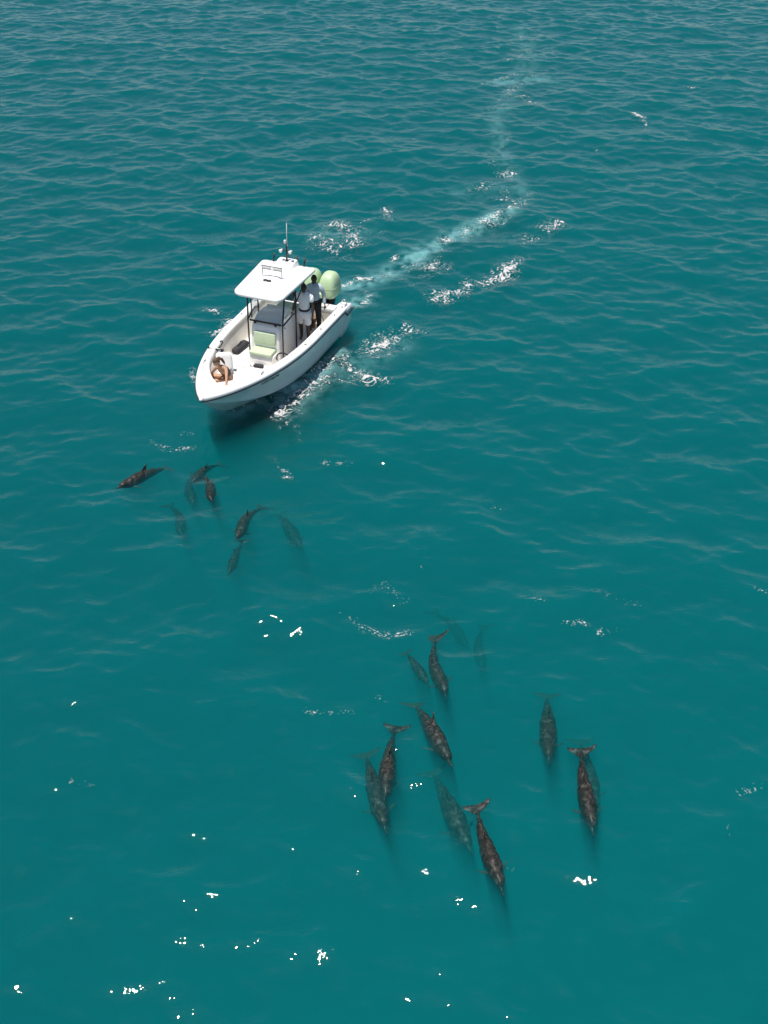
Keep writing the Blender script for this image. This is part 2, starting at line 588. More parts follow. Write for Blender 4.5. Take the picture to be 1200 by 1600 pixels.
def sea_mat():
    m = bpy.data.materials.new('sea_water')
    m.use_nodes = True
    nt = m.node_tree
    nt.nodes.clear()
    N, L = nt.nodes.new, nt.links.new
    out = N('ShaderNodeOutputMaterial')
    geo = N('ShaderNodeNewGeometry')
    # capillary ripples too small for the mesh
    mp = N('ShaderNodeMapping')
    mp.inputs['Rotation'].default_value = (0, 0, R(10))
    mp.inputs['Scale'].default_value = (0.75, 1.3, 1)
    L(geo.outputs['Position'], mp.inputs['Vector'])
    rp = N('ShaderNodeTexNoise')
    rp.noise_dimensions = '2D'
    rp.inputs['Scale'].default_value = 13.0
    rp.inputs['Detail'].default_value = 1.0
    rp.inputs['Roughness'].default_value = 0.5
    L(mp.outputs[0], rp.inputs['Vector'])
    b2 = N('ShaderNodeBump'); b2.inputs['Strength'].default_value = 1.0; b2.inputs['Distance'].default_value = 0.0068
    L(rp.outputs['Fac'], b2.inputs['Height'])
    fr = N('ShaderNodeFresnel'); fr.inputs['IOR'].default_value = 1.333
    L(b2.outputs[0], fr.inputs['Normal'])
    gl = N('ShaderNodeBsdfGlossy'); gl.distribution = 'BECKMANN'
    gl.inputs['Roughness'].default_value = 0.065
    gl.inputs['Color'].default_value = (1, 1, 1, 1)
    L(b2.outputs[0], gl.inputs['Normal'])
    tr0 = N('ShaderNodeBsdfTransparent')
    rf = N('ShaderNodeBsdfRefraction'); rf.inputs['IOR'].default_value = 1.333; rf.inputs['Roughness'].default_value = 0.0
    L(b2.outputs[0], rf.inputs['Normal'])
    tr = N('ShaderNodeMixShader'); tr.inputs[0].default_value = REFR
    L(tr0.outputs[0], tr.inputs[1]); L(rf.outputs[0], tr.inputs[2])
    # water clouded by fine bubbles in the propeller wash
    df = N('ShaderNodeBsdfDiffuse'); df.inputs['Color'].default_value = (0.22, 0.50, 0.50, 1)
    aa = N('ShaderNodeAttribute'); aa.attribute_name = 'aeration'
    body = N('ShaderNodeMixShader')
    L(aa.outputs['Fac'], body.inputs[0]); L(tr.outputs[0], body.inputs[1]); L(df.outputs[0], body.inputs[2])
    mx = N('ShaderNodeMixShader')
    L(fr.outputs[0], mx.inputs[0]); L(body.outputs[0], mx.inputs[1]); L(gl.outputs[0], mx.inputs[2])
    L(mx.outputs[0], out.inputs['Surface'])
    # the water itself: scattering and absorption, red lost first
    sc = N('ShaderNodeVolumeScatter')
    sc.inputs['Color'].default_value = (0.0003, 0.268, 0.282, 1)
    sc.inputs['Density'].default_value = 0.74
    sc.inputs['Anisotropy'].default_value = -0.25
    ab = N('ShaderNodeVolumeAbsorption')
    ab.inputs['Color'].default_value = (0.0, 0.59, 0.62, 1)
    ab.inputs['Density'].default_value = 1.06
    ab2 = N('ShaderNodeVolumeAbsorption')
    ab2.inputs['Color'].default_value = (0.0, 1.0, 1.0, 1)
    ab2.inputs['Density'].default_value = 0.7
    ad0 = N('ShaderNodeAddShader')
    L(ab.outputs[0], ad0.inputs[0]); L(ab2.outputs[0], ad0.inputs[1])
    ad = N('ShaderNodeAddShader')
    L(sc.outputs[0], ad.inputs[0]); L(ad0.outputs[0], ad.inputs[1])
    L(ad.outputs[0], out.inputs['Volume'])
    return m


sea = link_new('sea', me, sea_mat(), smooth=False)
tag(sea, 'turquoise green rippled sea filling the whole picture', kind='structure')

# ------------------------------------------------------------------ foam: thin raised films lying on the water
def foam_object():
    st = 0.022
    ids = {}
    xs_, ys_ = [], []
    cells = []
    # rasterise each streak's surroundings once on a common lattice
    done = set()
    for pts, w, s in STREAKS:
        a = np.array(pts)
        i0 = int((a[:, 0].min() - 2.2 * w) / st) - 1; i1 = int((a[:, 0].max() + 2.2 * w) / st) + 1
        j0 = int((a[:, 1].min() - 2.2 * w) / st) - 1; j1 = int((a[:, 1].max() + 2.2 * w) / st) + 1
        I, J = np.meshgrid(np.arange(i0, i1), np.arange(j0, j1))
        cells.append(np.stack([I.ravel(), J.ravel()], 1))
    c = np.unique(np.concatenate(cells), axis=0)
    x = (c[:, 0] + 0.5) * st; y = (c[:, 1] + 0.5) * st
    d = foam_density(x, y)
    wx = x + 0.20 * samp(FN['warp1'], x, y); wy = y + 0.20 * samp(FN['warp2'], x, y)
    ridge1 = np.abs(samp(FN['big'], wx, wy))             # zero crossings make the lace
    ridge2 = np.abs(samp(FN['small'], wx, wy))
    patch = samp(FN['patch'], x, y)
    speck = samp(FN['speck'], x, y)
    k = d * np.clip(0.95 + 0.24 * patch, 0.0, 1.7)
    f_ = np.maximum.reduce([(0.42 * (k - 0.12) - ridge1) / 0.13, (0.36 * (k - 0.14) - ridge2) / 0.12, (speck - (2.85 - 1.75 * k)) / 0.6, (k - 1.4) / 0.3])
    m = f_ > 0.06
    m &= d > 0.12
    lx = (x - BOAT_S[0]) * BF[0] + (y - BOAT_S[1]) * BF[1]
    ly = np.abs((x - BOAT_S[0]) * BP[0] + (y - BOAT_S[1]) * BP[1])
    m &= ~((lx > 0.2) & (lx < 5.0) & (ly < 1.0 * np.clip((5.4 - lx) / 2.2, 0, 1)))      # none inside the hull
    c = c[m]
    f_ = np.clip(f_[m], 0, 1)
    corners = np.concatenate([c, c + [1, 0], c + [1, 1], c + [0, 1]])
    u, inv = np.unique(corners, axis=0, return_inverse=True)
    inv = inv.reshape(-1)
    n = len(c)
    F = np.stack([inv[:n], inv[n:2 * n], inv[2 * n:3 * n], inv[3 * n:]], 1)
    ux = u[:, 0] * st + 0.010 * np.random.default_rng(3).standard_normal(len(u)) * 0.6
    uy = u[:, 1] * st + 0.010 * np.random.default_rng(4).standard_normal(len(u)) * 0.6
    X, Y, Z = sea_point(ux, uy)
    cnt = np.bincount(F.ravel(), minlength=len(u))
    cov = np.bincount(F.ravel(), weights=np.repeat(f_, 4), minlength=len(u)) / 4.0
    Z = Z + 0.012 + 0.010 * cov
    me = bpy.data.meshes.new('sea_foam')
    me.vertices.add(len(u)); me.loops.add(4 * n); me.polygons.add(n)
    me.vertices.foreach_set('co', np.stack([X, Y, Z], 1).astype(np.float32).ravel())
    me.loops.foreach_set('vertex_index', F.astype(np.int32).ravel())
    me.polygons.foreach_set('loop_start', (np.arange(n) * 4).astype(np.int32))
    me.polygons.foreach_set('loop_total', np.full(n, 4, np.int32))
    me.update(calc_edges=True)
    at_ = me.attributes.new('cover', 'FLOAT', 'POINT')
    at_.data.foreach_set('value', cov.astype(np.float32))
    m = bpy.data.materials.new('foam')
    m.use_nodes = True
    nt = m.node_tree
    b = nt.nodes['Principled BSDF']
    b.inputs['Base Color'].default_value = (0.58, 0.56, 0.55, 1)
    b.inputs['Roughness'].default_value = 0.75
    b.inputs['Specular IOR Level'].default_value = 0.3
    at2 = nt.nodes.new('ShaderNodeAttribute'); at2.attribute_name = 'cover'
    mr = nt.nodes.new('ShaderNodeMapRange')
    mr.inputs['From Min'].default_value = 0.0; mr.inputs['From Max'].default_value = 0.7
    mr.inputs['To Min'].default_value = 0.04; mr.inputs['To Max'].default_value = 0.88
    nt.links.new(at2.outputs['Fac'], mr.inputs[0])
    nt.links.new(mr.outputs[0], b.inputs['Alpha'])        # thin film lets the water show through
    o = link_new('sea_foam', me, m)
    tag(o, 'white lacy foam streaks and flecks floating on the sea', kind='stuff')
    print('foam quads', n)
    return o


FN = {'warp1': band(0.3, 1.5, 31), 'warp2': band(0.3, 1.5, 32), 'big': band(0.22, 1.2, 33), 'small': band(0.09, 0.36, 34),
      'patch': band(0.5, 3.0, 35), 'speck': band(0.06, 0.2, 36)}
foam_object()

# ------------------------------------------------------------------ dolphins
def dolphin_mat():
    m = bpy.data.materials.new('dolphin_skin')
    m.use_nodes = True
    nt = m.node_tree
    N, L = nt.nodes.new, nt.links.new
    b = nt.nodes['Principled BSDF']
    b.inputs['Roughness'].default_value = 0.45
    b.inputs['Specular IOR Level'].default_value = 0.25
    tc = N('ShaderNodeTexCoord')
    info = N('ShaderNodeObjectInfo')
    off = N('ShaderNodeVectorMath'); off.operation = 'ADD'
    sca = N('ShaderNodeMath'); sca.operation = 'MULTIPLY'; sca.inputs[1].default_value = 37.0
    L(info.outputs['Random'], sca.inputs[0])
    L(tc.outputs['Object'], off.inputs[0]); L(sca.outputs[0], off.inputs[1])
    n1 = N('ShaderNodeTexNoise'); n1.inputs['Scale'].default_value = 13; n1.inputs['Detail'].default_value = 6; n1.inputs['Roughness'].default_value = 0.72
    n1.inputs['Distortion'].default_value = 2.2
    L(off.outputs[0], n1.inputs['Vector'])
    rp = N('ShaderNodeValToRGB')  # mottling painted on the skin, standing in for light rippled by the water
    e = rp.color_ramp.elements
    e[0].position = 0.38; e[0].color = (0.007, 0.0065, 0.005, 1)
    e[1].position = 0.70; e[1].color = (0.098, 0.094, 0.078, 1)
    e2 = rp.color_ramp.elements.new(0.52); e2.color = (0.022, 0.0205, 0.017, 1)
    L(n1.outputs['Fac'], rp.inputs[0])
    # paler belly, dark cape
    sp = N('ShaderNodeSeparateXYZ'); L(tc.outputs['Object'], sp.inputs[0])
    mr = N('ShaderNodeMapRange'); mr.inputs['From Min'].default_value = -0.055; mr.inputs['From Max'].default_value = 0.0
    mr.inputs['To Min'].default_value = 1.0; mr.inputs['To Max'].default_value = 0.0
    L(sp.outputs['Z'], mr.inputs[0])
    mx = N('ShaderNodeMix'); mx.data_type = 'RGBA'
    L(mr.outputs[0], mx.inputs['Factor']); L(rp.outputs[0], mx.inputs['A']); mx.inputs['B'].default_value = (0.05, 0.045, 0.037, 1)
    L(mx.outputs['Result'], b.inputs['Base Color'])
    return m


DOLM = dolphin_mat()


def dolphin_mesh(name, lat, vert, twist=0.0):
    """unit-length dolphin, beak towards +x, spine bent sideways (lat) and up/down (vert)"""
    prof = [  # s, half-width, half-height, centre z
        (0.000, 0.004, 0.003, -0.010), (0.006, 0.010, 0.008, -0.010), (0.04, 0.012, 0.011, -0.009), (0.075, 0.016, 0.016, -0.006),
        (0.090, 0.024, 0.026, 0.000), (0.110, 0.037, 0.040, 0.004), (0.14, 0.048, 0.052, 0.004), (0.18, 0.058, 0.063, 0.002),
        (0.24, 0.068, 0.076, 0.0), (0.32, 0.077, 0.087, 0.0), (0.40, 0.080, 0.091, 0.0), (0.48, 0.077, 0.088, 0.001),
        (0.56, 0.068, 0.080, 0.003), (0.64, 0.055, 0.068, 0.005), (0.72, 0.041, 0.055, 0.006), (0.80, 0.027, 0.042, 0.006),
        (0.86, 0.018, 0.031, 0.005), (0.91, 0.013, 0.021, 0.004), (0.95, 0.012, 0.012, 0.003), (0.975, 0.008, 0.006, 0.003)]
    mb = MB()
    n = 20
    rr = []
    for s, w, h, cz in prof:
        g = 1.02 if s > 0.1 else 1.05
        rr.append([Vector((0.5 - s, g * w * math.cos(t), cz + g * h * math.sin(t))) for t in [2 * math.pi * k / n for k in range(n)]])
    mb.rings(rr)

    def fin(root_c, root_len, axis, tip, tip_len, thick, nrm):
        rs = []
        axis = Vector(axis); nrm = Vector(nrm)
        for i in range(7):
            t = i / 6
            c = Vector(root_c).lerp(Vector(tip), t) + axis * (0.25 * root_len * math.sin(t * math.pi * 0.5) * (1 - t))
            ln = (root_len * (1 - t) ** 0.75 + tip_len * t) * 0.5
            th = thick * (1 - 0.75 * t)
            ring = []
            for k in range(12):
                a = 2 * math.pi * k / 12
                ring.append(c + axis * (ln * math.cos(a)) + nrm * (th * math.sin(a)))
            rs.append(ring)
        mb.rings(rs)
    fin((-0.035, 0, 0.075), 0.115, (1, 0, 0), (-0.115, 0, 0.175), 0.015, 0.009, (0, 1, 0))            # dorsal fin
    for s in (1, -1):
        fin((0.225, s * 0.050, -0.035), 0.062, (1, 0, 0), (0.115, s * 0.165, -0.085), 0.014, 0.008, (0, 0.25 * s, 1))   # flippers
        fin((-0.445, s * 0.004, 0.003), 0.115, (1, 0, 0), (-0.525, s * 0.150, 0.003), 0.022, 0.011, (0, 0, 1))     # flukes
    vs = []
    for p in mb.v:
        s = 0.5 - p.x
        t = s - 0.35
        a = lat * t * abs(t) * 1.6
        b_ = vert * t * abs(t) * 1.6
        q = Vector((p.x, p.y, p.z))
        ang = math.atan(lat * abs(t) * 3.2)
        c_, s_ = math.cos(ang * 0.6), math.sin(ang * 0.6)
        q = Vector((p.x + p.y * s_ * 0.8, p.y * c_ + a, p.z + b_))
        tw = twist * t
        vs.append(Vector((q.x, q.y * math.cos(tw) - q.z * math.sin(tw), q.y * math.sin(tw) + q.z * math.cos(tw))))
    mb.v = vs
    o = mb.build('tmp', DOLM)
    md = o.modifiers.new('r', 'REMESH'); md.mode = 'VOXEL'; md.voxel_size = 0.0062; md.use_smooth_shade = True
    sm_ = o.modifiers.new('s', 'SMOOTH'); sm_.iterations = 3; sm_.factor = 0.5
    dg = bpy.context.evaluated_depsgraph_get()
    me = bpy.data.meshes.new_from_object(o.evaluated_get(dg))
    me.name = name
    bpy.data.objects.remove(o)
    # wavy outline put into the shape, imitating refraction through the rippled water
    co = np.empty(len(me.vertices) * 3); me.vertices.foreach_get('co', co); co = co.reshape(-1, 3)
    no = np.empty(len(me.vertices) * 3); me.vertices.foreach_get('normal', no); no = no.reshape(-1, 3)
    r_ = np.random.default_rng(len(name) + int(abs(lat * 100)) + 3)
    amp = np.zeros(len(co))
    for _ in range(14):
        k = r_.normal(0, 1, 3); k *= r_.uniform(25, 90) / np.linalg.norm(k)
        amp += np.sin(co @ k + r_.uniform(0, 6.28))
    co += no * (0.0010 * amp)[:, None]
    for _ in range(6):
        co[:, 1] += 0.0014 * np.sin(co[:, 0] * r_.uniform(35, 95) + r_.uniform(0, 6.28) + co[:, 2] * 20) * np.clip((0.46 - co[:, 0]) * 8, 0.2, 1)
    me.vertices.foreach_set('co', co.ravel())
    me.update()
    return me


DM = [dolphin_mesh('dolphin_a', 0.0, -0.13), dolphin_mesh('dolphin_b', 0.40, -0.12, 0.3), dolphin_mesh('dolphin_c', -0.42, -0.10, -0.3),
      dolphin_mesh('dolphin_d', 0.12, 0.04, 0.2)]
# x, y, depth of the middle, heading, pitch, length, roll, shape, label
DOLPHINS = [
    (-5.91, 22.35, -0.13, -132.1, 1.5, 1.61, 5, 0, 'slender dark dolphin swimming to the left, furthest left of all'),
    (-4.51, 22.71, -0.22, -100.6, 1.5, 1.32, -25, 1, 'brown dolphin just ahead of the bow, uppermost of its pod'),
    (-4.17, 21.92, -0.16, -87.7, 1.5, 1.48, 15, 2, 'pale brown dolphin with a dark fin, second one below the bow'),
    (-4.81, 22.28, -0.48, -66.6, 1.5, 1.58, 0, 1, 'dim green dolphin deep under the water left of the bow pod'),
    (-4.82, 21.14, -0.55, -86.8, 1.5, 1.55, 10, 2, 'faint deep dolphin at the left edge of the bow pod, below the dim green one'),
    (-3.27, 20.6, -0.2, -90.5, 1.5, 1.63, -15, 1, 'curved brown dolphin with fluke bent, in the middle ahead of the bow'),
    (-3.36, 19.47, -0.4, -96.1, 1.5, 1.23, 5, 3, 'short dark dolphin, lowest of the pod ahead of the bow'),
    (-2.23, 20.81, -0.58, -66.3, 1.5, 1.82, 0, 0, 'murky round-backed dolphin deep down, right of the bow pod'),
    (0.66, 16.06, -0.38, -66.4, 1.5, 1.22, 10, 0, 'smaller dolphin side by side with another, top left of the lower pod'),
    (0.99, 15.83, -0.24, -67.9, 1.5, 1.7, 12, 1, 'dark brown dolphin beside a smaller one, top of the lower pod'),
    (0.91, 14.21, -0.18, -70.6, 1.5, 1.9, -18, 0, 'brown dolphin with flipper spread, in the centre of the lower pod'),
    (-0.16, 12.98, -0.34, -78.2, 1.5, 2.07, 8, 0, 'grey dolphin at the left edge of the lower pod, its beak lowest of the pair'),
    (0.06, 13.43, -0.2, -91.6, 1.5, 1.81, -8, 3, 'brown dolphin pressed against a grey one at the left of the lower pod'),
    (1.18, 12.68, -0.5, -72.2, 1.5, 2.14, 5, 0, 'dark green blurred dolphin swimming under the surface beside the lowest one'),
    (1.72, 11.53, -0.15, -74.0, 1.5, 1.77, 6, 3, 'mottled light brown dolphin, lowest of all in the picture'),
    (3.11, 14.5, -0.36, -96.0, 1.5, 2.03, 0, 0, 'dark dolphin with spread flukes, uppermost of the right-hand group'),
    (3.54, 12.8, -0.15, -86.4, 1.5, 1.86, 4, 3, 'mottled pale brown dolphin, largest of the right-hand group'),
    (3.75, 13.51, -0.55, -90.0, 1.5, 2.02, 0, 0, 'dark shadowy dolphin half hidden under the large mottled one on the right'),
    (1.59, 17.85, -1.0, -78.5, 1.5, 1.44, 0, 2, 'barely visible deep dolphin, upper one of the faint pair in the middle'),
    (1.97, 17.17, -0.95, -78.8, 1.5, 1.46, 0, 1, 'barely visible deep dolphin, lower one of the faint pair in the middle'),
]
for i, (x, y, z, hd, pt, ln, rl, k, lab) in enumerate(DOLPHINS):
    o = bpy.data.objects.new('dolphin', DM[k])
    COL.objects.link(o)
    o.scale = (ln, ln, ln)
    wz = float(sea_point(np.array([x]), np.array([y]))[2][0])
    o.matrix_world = (Matrix.Translation((x, y, z + wz * 0.7)) @ Matrix.Rotation(R(hd), 4, 'Z') @ Matrix.Rotation(R(-pt), 4, 'Y')
                      @ Matrix.Rotation(R(rl), 4, 'X') @ Matrix.Scale(ln, 4))
    tag(o, lab, 'dolphin', 'pod of dolphins swimming near the surface')

# ------------------------------------------------------------------ the motorboat (local axes: x forward from the stern, y to port, z up from the waterline)
BOAT_RZ = math.atan2(BF[1], BF[0])
HEEL = R(-0.8)
TRIM = R(-0.6)
boat = empty('motorboat', (BOAT_S[0], BOAT_S[1], 0.0), (HEEL, TRIM, BOAT_RZ))
tag(boat, 'white centre console motorboat with hard top and two mint green outboards', 'boat')
BM = Matrix.Translation((BOAT_S[0], BOAT_S[1], 0)) @ (Matrix.Rotation(BOAT_RZ, 4, 'Z') @ Matrix.Rotation(TRIM, 4, 'Y') @ Matrix.Rotation(HEEL, 4, 'X'))
X0 = 0.45
SOLE = 0.46
SOLE_BOW = 0.64


def hb(x):
    s = min(max((x - 2.2) / (LB - 2.2), 0), 1)
    return max(1.32 * (1 - s ** 2.2) ** 0.80, 0.035) if x > 2.2 else 1.32 + 0.02 * (2.2 - x)


def zs(x):
    return 0.93 + 0.17 * (max(x, 0) / 6.65) ** 2


def zkeel(x):
    return -0.42 if x < 3.4 else -0.42 + (zs(LB) - 0.06 + 0.42) * ((x - 3.4) / (LB - 3.4)) ** 2.2


def inner(x):
    """half-width of the cockpit well"""
    if x < 4.65:
        return hb(x) - 0.25
    t = (x - 4.65) / 1.15
    return 0.0 if t >= 1 else (hb(x) - 0.25) * math.sqrt(1 - t * t)


def hull_side(x):
    k, s, h = zkeel(x), zs(x), hb(x)
    q = min(max((x - 2.2) / (LB - 2.2), 0), 1)
    cb = h * (0.87 - 0.30 * q ** 1.5)
    cz = k + (s - k) * (0.36 + 0.10 * q)
    pts = [(0.0, k), (cb * 0.5, k + (cz - k) * 0.52), (cb * 0.965, cz - 0.015), (cb * 1.0, cz), (cb * 1.015, cz + 0.025)]
    for u in (0.15, 0.3, 0.45, 0.6, 0.75, 0.88, 1.0):
        pts.append((cb * 1.015 + (h - cb * 1.015) * u ** (1.0 + 0.30 * q), cz + 0.025 + (s - cz - 0.025) * u))
    return pts


def station_list():
    a = [X0 + (LB - X0) * (i / 60) for i in range(61)]
    return a[:-1] + [LB - 0.06, LB - 0.03, LB - 0.012, LB]


STA = station_list()
mb = MB()
rows = []
for x in STA:
    p = hull_side(x)
    xx = [x] * len(p)
    rows.append([Vector((x, y, z)) for y, z in p[::-1]] + [Vector((x, -y, z)) for y, z in p[1:]])
n = len(rows[0])
v = [p for r in rows for p in r]
f = []
for i in range(len(rows) - 1):
    for k in range(n - 1):
        f.append([i * n + k, i * n + k + 1, (i + 1) * n + k + 1, (i + 1) * n + k])
f.append(list(range(n)))                     # transom
f.append([(len(rows) - 1) * n + k for k in range(n)])
mb.add(v, f)
hull = mb.build('hull', M['hullpaint'], boat, angle=28)

# moulded cap: gunwales and foredeck in one
mb = MB()
CT = 0.055
rows = []
for x in STA:
    h, z, q = hb(x), zs(x), inner(x)
    h2 = h + 0.012
    prof = [(h2, z - 0.03), (h2, z + 0.012), (h2 - 0.012, z + 0.035), (h2 - 0.035, z + CT)]
    mid = max(q + 0.03, 0.0) if q > 0 else 0.0
    crown = 0.02 * (1 - (mid / max(h, 0.05)))
    prof += [((h2 - 0.035) * 0.5 + mid * 0.5, z + CT + 0.008 + crown * 0.5), (mid, z + CT + 0.006 + crown)]
    if q > 0:
        prof += [(q + 0.008, z + CT - 0.008), (q, z + CT - 0.04)]
    else:
        prof += [(0, z + CT + 0.006 + crown), (0, z + CT + 0.006 + crown)]
    rows.append(prof)
for sgn in (1, -1):
    n = len(rows[0])
    v = [Vector((x, sgn * max(a, 0), b)) for x, r in zip(STA, rows) for a, b in r]
    f = []
    for i in range(len(rows) - 1):
        for k in range(n - 1):
            f.append([i * n + k, i * n + k + 1, (i + 1) * n + k + 1, (i + 1) * n + k])
    f.append([k for k in range(n)])
    f.append([(len(rows) - 1) * n + k for k in range(n)])
    mb.add(v, f)
bmw = mb.build('gunwale_cap', M['gel'], boat, angle=40)

# cockpit liner (inner walls) and sole
xs_in = [x for x in STA if inner(x) > 0 and x >= 0.72]
xs_in = [0.72] + [x for x in xs_in if 0.75 < x < 5.74] + [5.75, 5.79, 5.799]
mb = MB()
for sgn in (1, -1):
    v, f = [], []
    for x in xs_in:
        q = inner(x); z = zs(x)
        so = SOLE if x < 4.45 else SOLE_BOW
        t = 0.10 * min(1, q / 0.4)
        for a, b in ((q, z + CT - 0.04), (q + 0.02 * min(1, q), z - 0.05), (q - t * 0.4, (z + so) * 0.55), (max(q - t, 0), so + 0.06), (max(q - t - 0.06, 0), so)):
            v.append(Vector((x, sgn * a, b)))
    for i in range(len(xs_in) - 1):
        for k in range(4):
            f.append([i * 5 + k, i * 5 + k + 1, (i + 1) * 5 + k + 1, (i + 1) * 5 + k])
    mb.add(v, f)
# the transom's inner face
q = inner(0.72)
mb.add([(0.72, -q, SOLE), (0.72, q, SOLE), (0.72, q, zs(0.7) + 0.02), (0.72, -q, zs(0.7) + 0.02)], [[0, 1, 2, 3]])
mb.build('cockpit_liner', M['liner'], boat, angle=50)

mb = MB()
v, f = [], []
xa = [x for x in xs_in if x < 4.45]
for x in xa:
    w = inner(x) - 0.155
    v += [Vector((x, w, SOLE)), Vector((x, 0, SOLE + 0.012)), Vector((x, -w, SOLE))]
for i in range(len(xa) - 1):
    for k in range(2):
        f.append([i * 3 + k, i * 3 + k + 1, (i + 1) * 3 + k + 1, (i + 1) * 3 + k])
mb.add(v, f)
mb.build('cockpit_sole', M['nonskid'], boat)
mb = MB()
v, f = [], []
xb = [4.42] + [x for x in xs_in if x >= 4.45]
for x in xb:
    w = max(inner(x) - 0.16 * min(1, inner(x) / 0.4), 0.0)
    v += [Vector((x, w, SOLE_BOW)), Vector((x, 0, SOLE_BOW + 0.008)), Vector((x, -w, SOLE_BOW))]
for i in range(len(xb) - 1):
    for k in range(2):
        f.append([i * 3 + k, i * 3 + k + 1, (i + 1) * 3 + k + 1, (i + 1) * 3 + k])
w = inner(4.42) - 0.16
k0 = len(v)
v += [Vector((4.42, w, SOLE - 0.02)), Vector((4.42, 0, SOLE - 0.02)), Vector((4.42, -w, SOLE - 0.02))]
f += [[0, 1, k0 + 1, k0], [1, 2, k0 + 2, k0 + 1]]
mb.add(v, f)
mb.build('bow_platform', M['nonskid'], boat, angle=40)
# deck hatch seams on the bow sole and foredeck
mb = MB()
mb.tube([(3.86, -0.42, SOLE + 0.010), (3.86, 0.42, SOLE + 0.010), (4.32, 0.40, SOLE + 0.010), (4.32, -0.40, SOLE + 0.010)], 0.008, 6, True)
mb.build('hatch_seam', M['grey'], boat)
mb = MB()
mb.box((6.10, 0, zs(6.10) + CT + 0.031), (0.34, 0.20, 0.014), 0.005, (0, R(-2.6), 0))
mb.build('anchor_hatch', M['gel'], boat, smooth=False)

mb = MB(); mb.ball((LB - 0.035, 0, zs(LB) + 0.012), (0.085, 0.062, 0.062), 18, 12); mb.build('bow_cap', M['gel'], boat)
# black rub rail that drops in a kink near the stern
for sgn in (1, -1):
    pts = [(LB + 0.012, sgn * 0.012, zs(LB) - 0.045)]
    for x in [LB - 0.02, LB - 0.06] + [LB - 0.11 - 0.12 * i for i in range(54)]:
        if x < 0.62:
            break
        pts.append((x, sgn * (hb(x) + 0.014), zs(x) - 0.045))
    pts += [(0.55, sgn * (hb(0.5) + 0.014), zs(0.5) - 0.05), (0.40, sgn * (hb(0.5) + 0.016), zs(0.5) - 0.22), (0.32, sgn * (hb(0.5) + 0.016), zs(0.5) - 0.22), (-0.12, sgn * (hb(0.4) - 0.01), zs(0.5) - 0.20)]
    MB().tube(pts, 0.020, 8).build('rub_rail', M['black'], boat)

# stern: side platforms that flank the motors, transom top, hatches
for sgn in (1, -1):
    rs = []
    for x, w, top in ((0.46, 0, 0.93), (0.30, 0, 0.91), (0.05, 0.01, 0.88), (-0.10, 0.03, 0.85), (-0.15, 0.07, 0.80)):
        yo, yi = 1.345 - w, 0.95 + w * 0.5
        rs.append([Vector((x, sgn * a, b)) for a, b in ((yi, 0.02), (yo - 0.16, 0.0), (yo - 0.04, 0.35), (yo, top - 0.06), (yo - 0.03, top), (yi + 0.03, top), (yi, top - 0.03))])
    MB().rings(rs).build('stern_platform', M['hullpaint'], boat, angle=30)
mb = MB()
mb.box((0.575, 0, zs(0.5) - 0.02), (0.30, 2.16, 0.16), 0.03)
mb.build('transom', M['gel'], boat, angle=40)
mb = MB()
mb.box((0.60, 0.62, zs(0.5) + 0.066), (0.22, 0.42, 0.014), 0.005)
hat = mb.build('transom_hatch', M['liner'], boat, smooth=False)
mb = MB()
mb.tube([(0.49, 0.41, zs(.5) + .075), (0.71, 0.41, zs(.5) + .075), (0.71, 0.83, zs(.5) + .075), (0.49, 0.83, zs(.5) + .075)], 0.011, 6, True)
mb.build('hatch_frame', M['grey'], hat)
# flush rod holders and cleats along the caps
for sgn in (1, -1):
    for x in (0.50, 1.05, 2.00, 3.0):
        y = sgn * (hb(x) - 0.11)
        mb = MB()
        mb.tube([(x + 0.03 * math.cos(a), y + 0.02 * math.sin(a), zs(x) + CT + 0.013) for a in [k * math.pi / 5 for k in range(10)]], 0.010, 6, True)
        mb.ball((x, y, zs(x) + CT + 0.008), (0.026, 0.017, 0.006), 10, 5)
        mb.build('rod_holder', M['grey'] if x in (0.50, 1.05) else M['steel'], boat)
    for x in (0.22, 4.95):
        y = sgn * (hb(x) - 0.12)
        zz = (zs(x) + CT if x > 1 else 0.90)
        mb = MB()
        mb.tube([(x - 0.09, y, zz + 0.035), (x - 0.05, y, zz + 0.05), (x + 0.05, y, zz + 0.05), (x + 0.09, y, zz + 0.035)], 0.010, 8)
        mb.tube([(x - 0.035, y, zz - 0.01), (x - 0.035, y, zz + 0.05)], 0.012, 8)
        mb.tube([(x + 0.035, y, zz - 0.01), (x + 0.035, y, zz + 0.05)], 0.012, 8)
        mb.build('cleat', M['steel'], boat)
# curved grab rails on the caps near the bow and the stern
def arch(x0, y0, x1, y1, z, hgt, lean):
    a, b = Vector((x0, y0, z)), Vector((x1, y1, z))
    out = []
    for i in range(13):
        t = i / 12
        p = a.lerp(b, t)
        s = math.sin(math.pi * t) ** 0.6
        out.append(p + Vector((0, lean * s, hgt * s)))
    return out
MB().tube(arch(4.10, 0.86, 3.74, 1.00, zs(4.0) + CT, 0.10, -0.10), 0.02, 8).build('grab_rail', M['blackpipe'], boat)
MB().tube(arch(4.10, -0.86, 3.74, -1.00, zs(4.0) + CT, 0.10, 0.10), 0.02, 8).build('grab_rail', M['blackpipe'], boat)
MB().tube(arch(0.15, 1.26, 0.15, 1.06, 0.90, 0.16, 0.0), 0.014, 8).build('stern_rail', M['steel'], boat)
MB().tube(arch(0.15, -1.26, 0.15, -1.06, 0.90, 0.16, 0.0), 0.014, 8).build('stern_rail', M['steel'], boat)

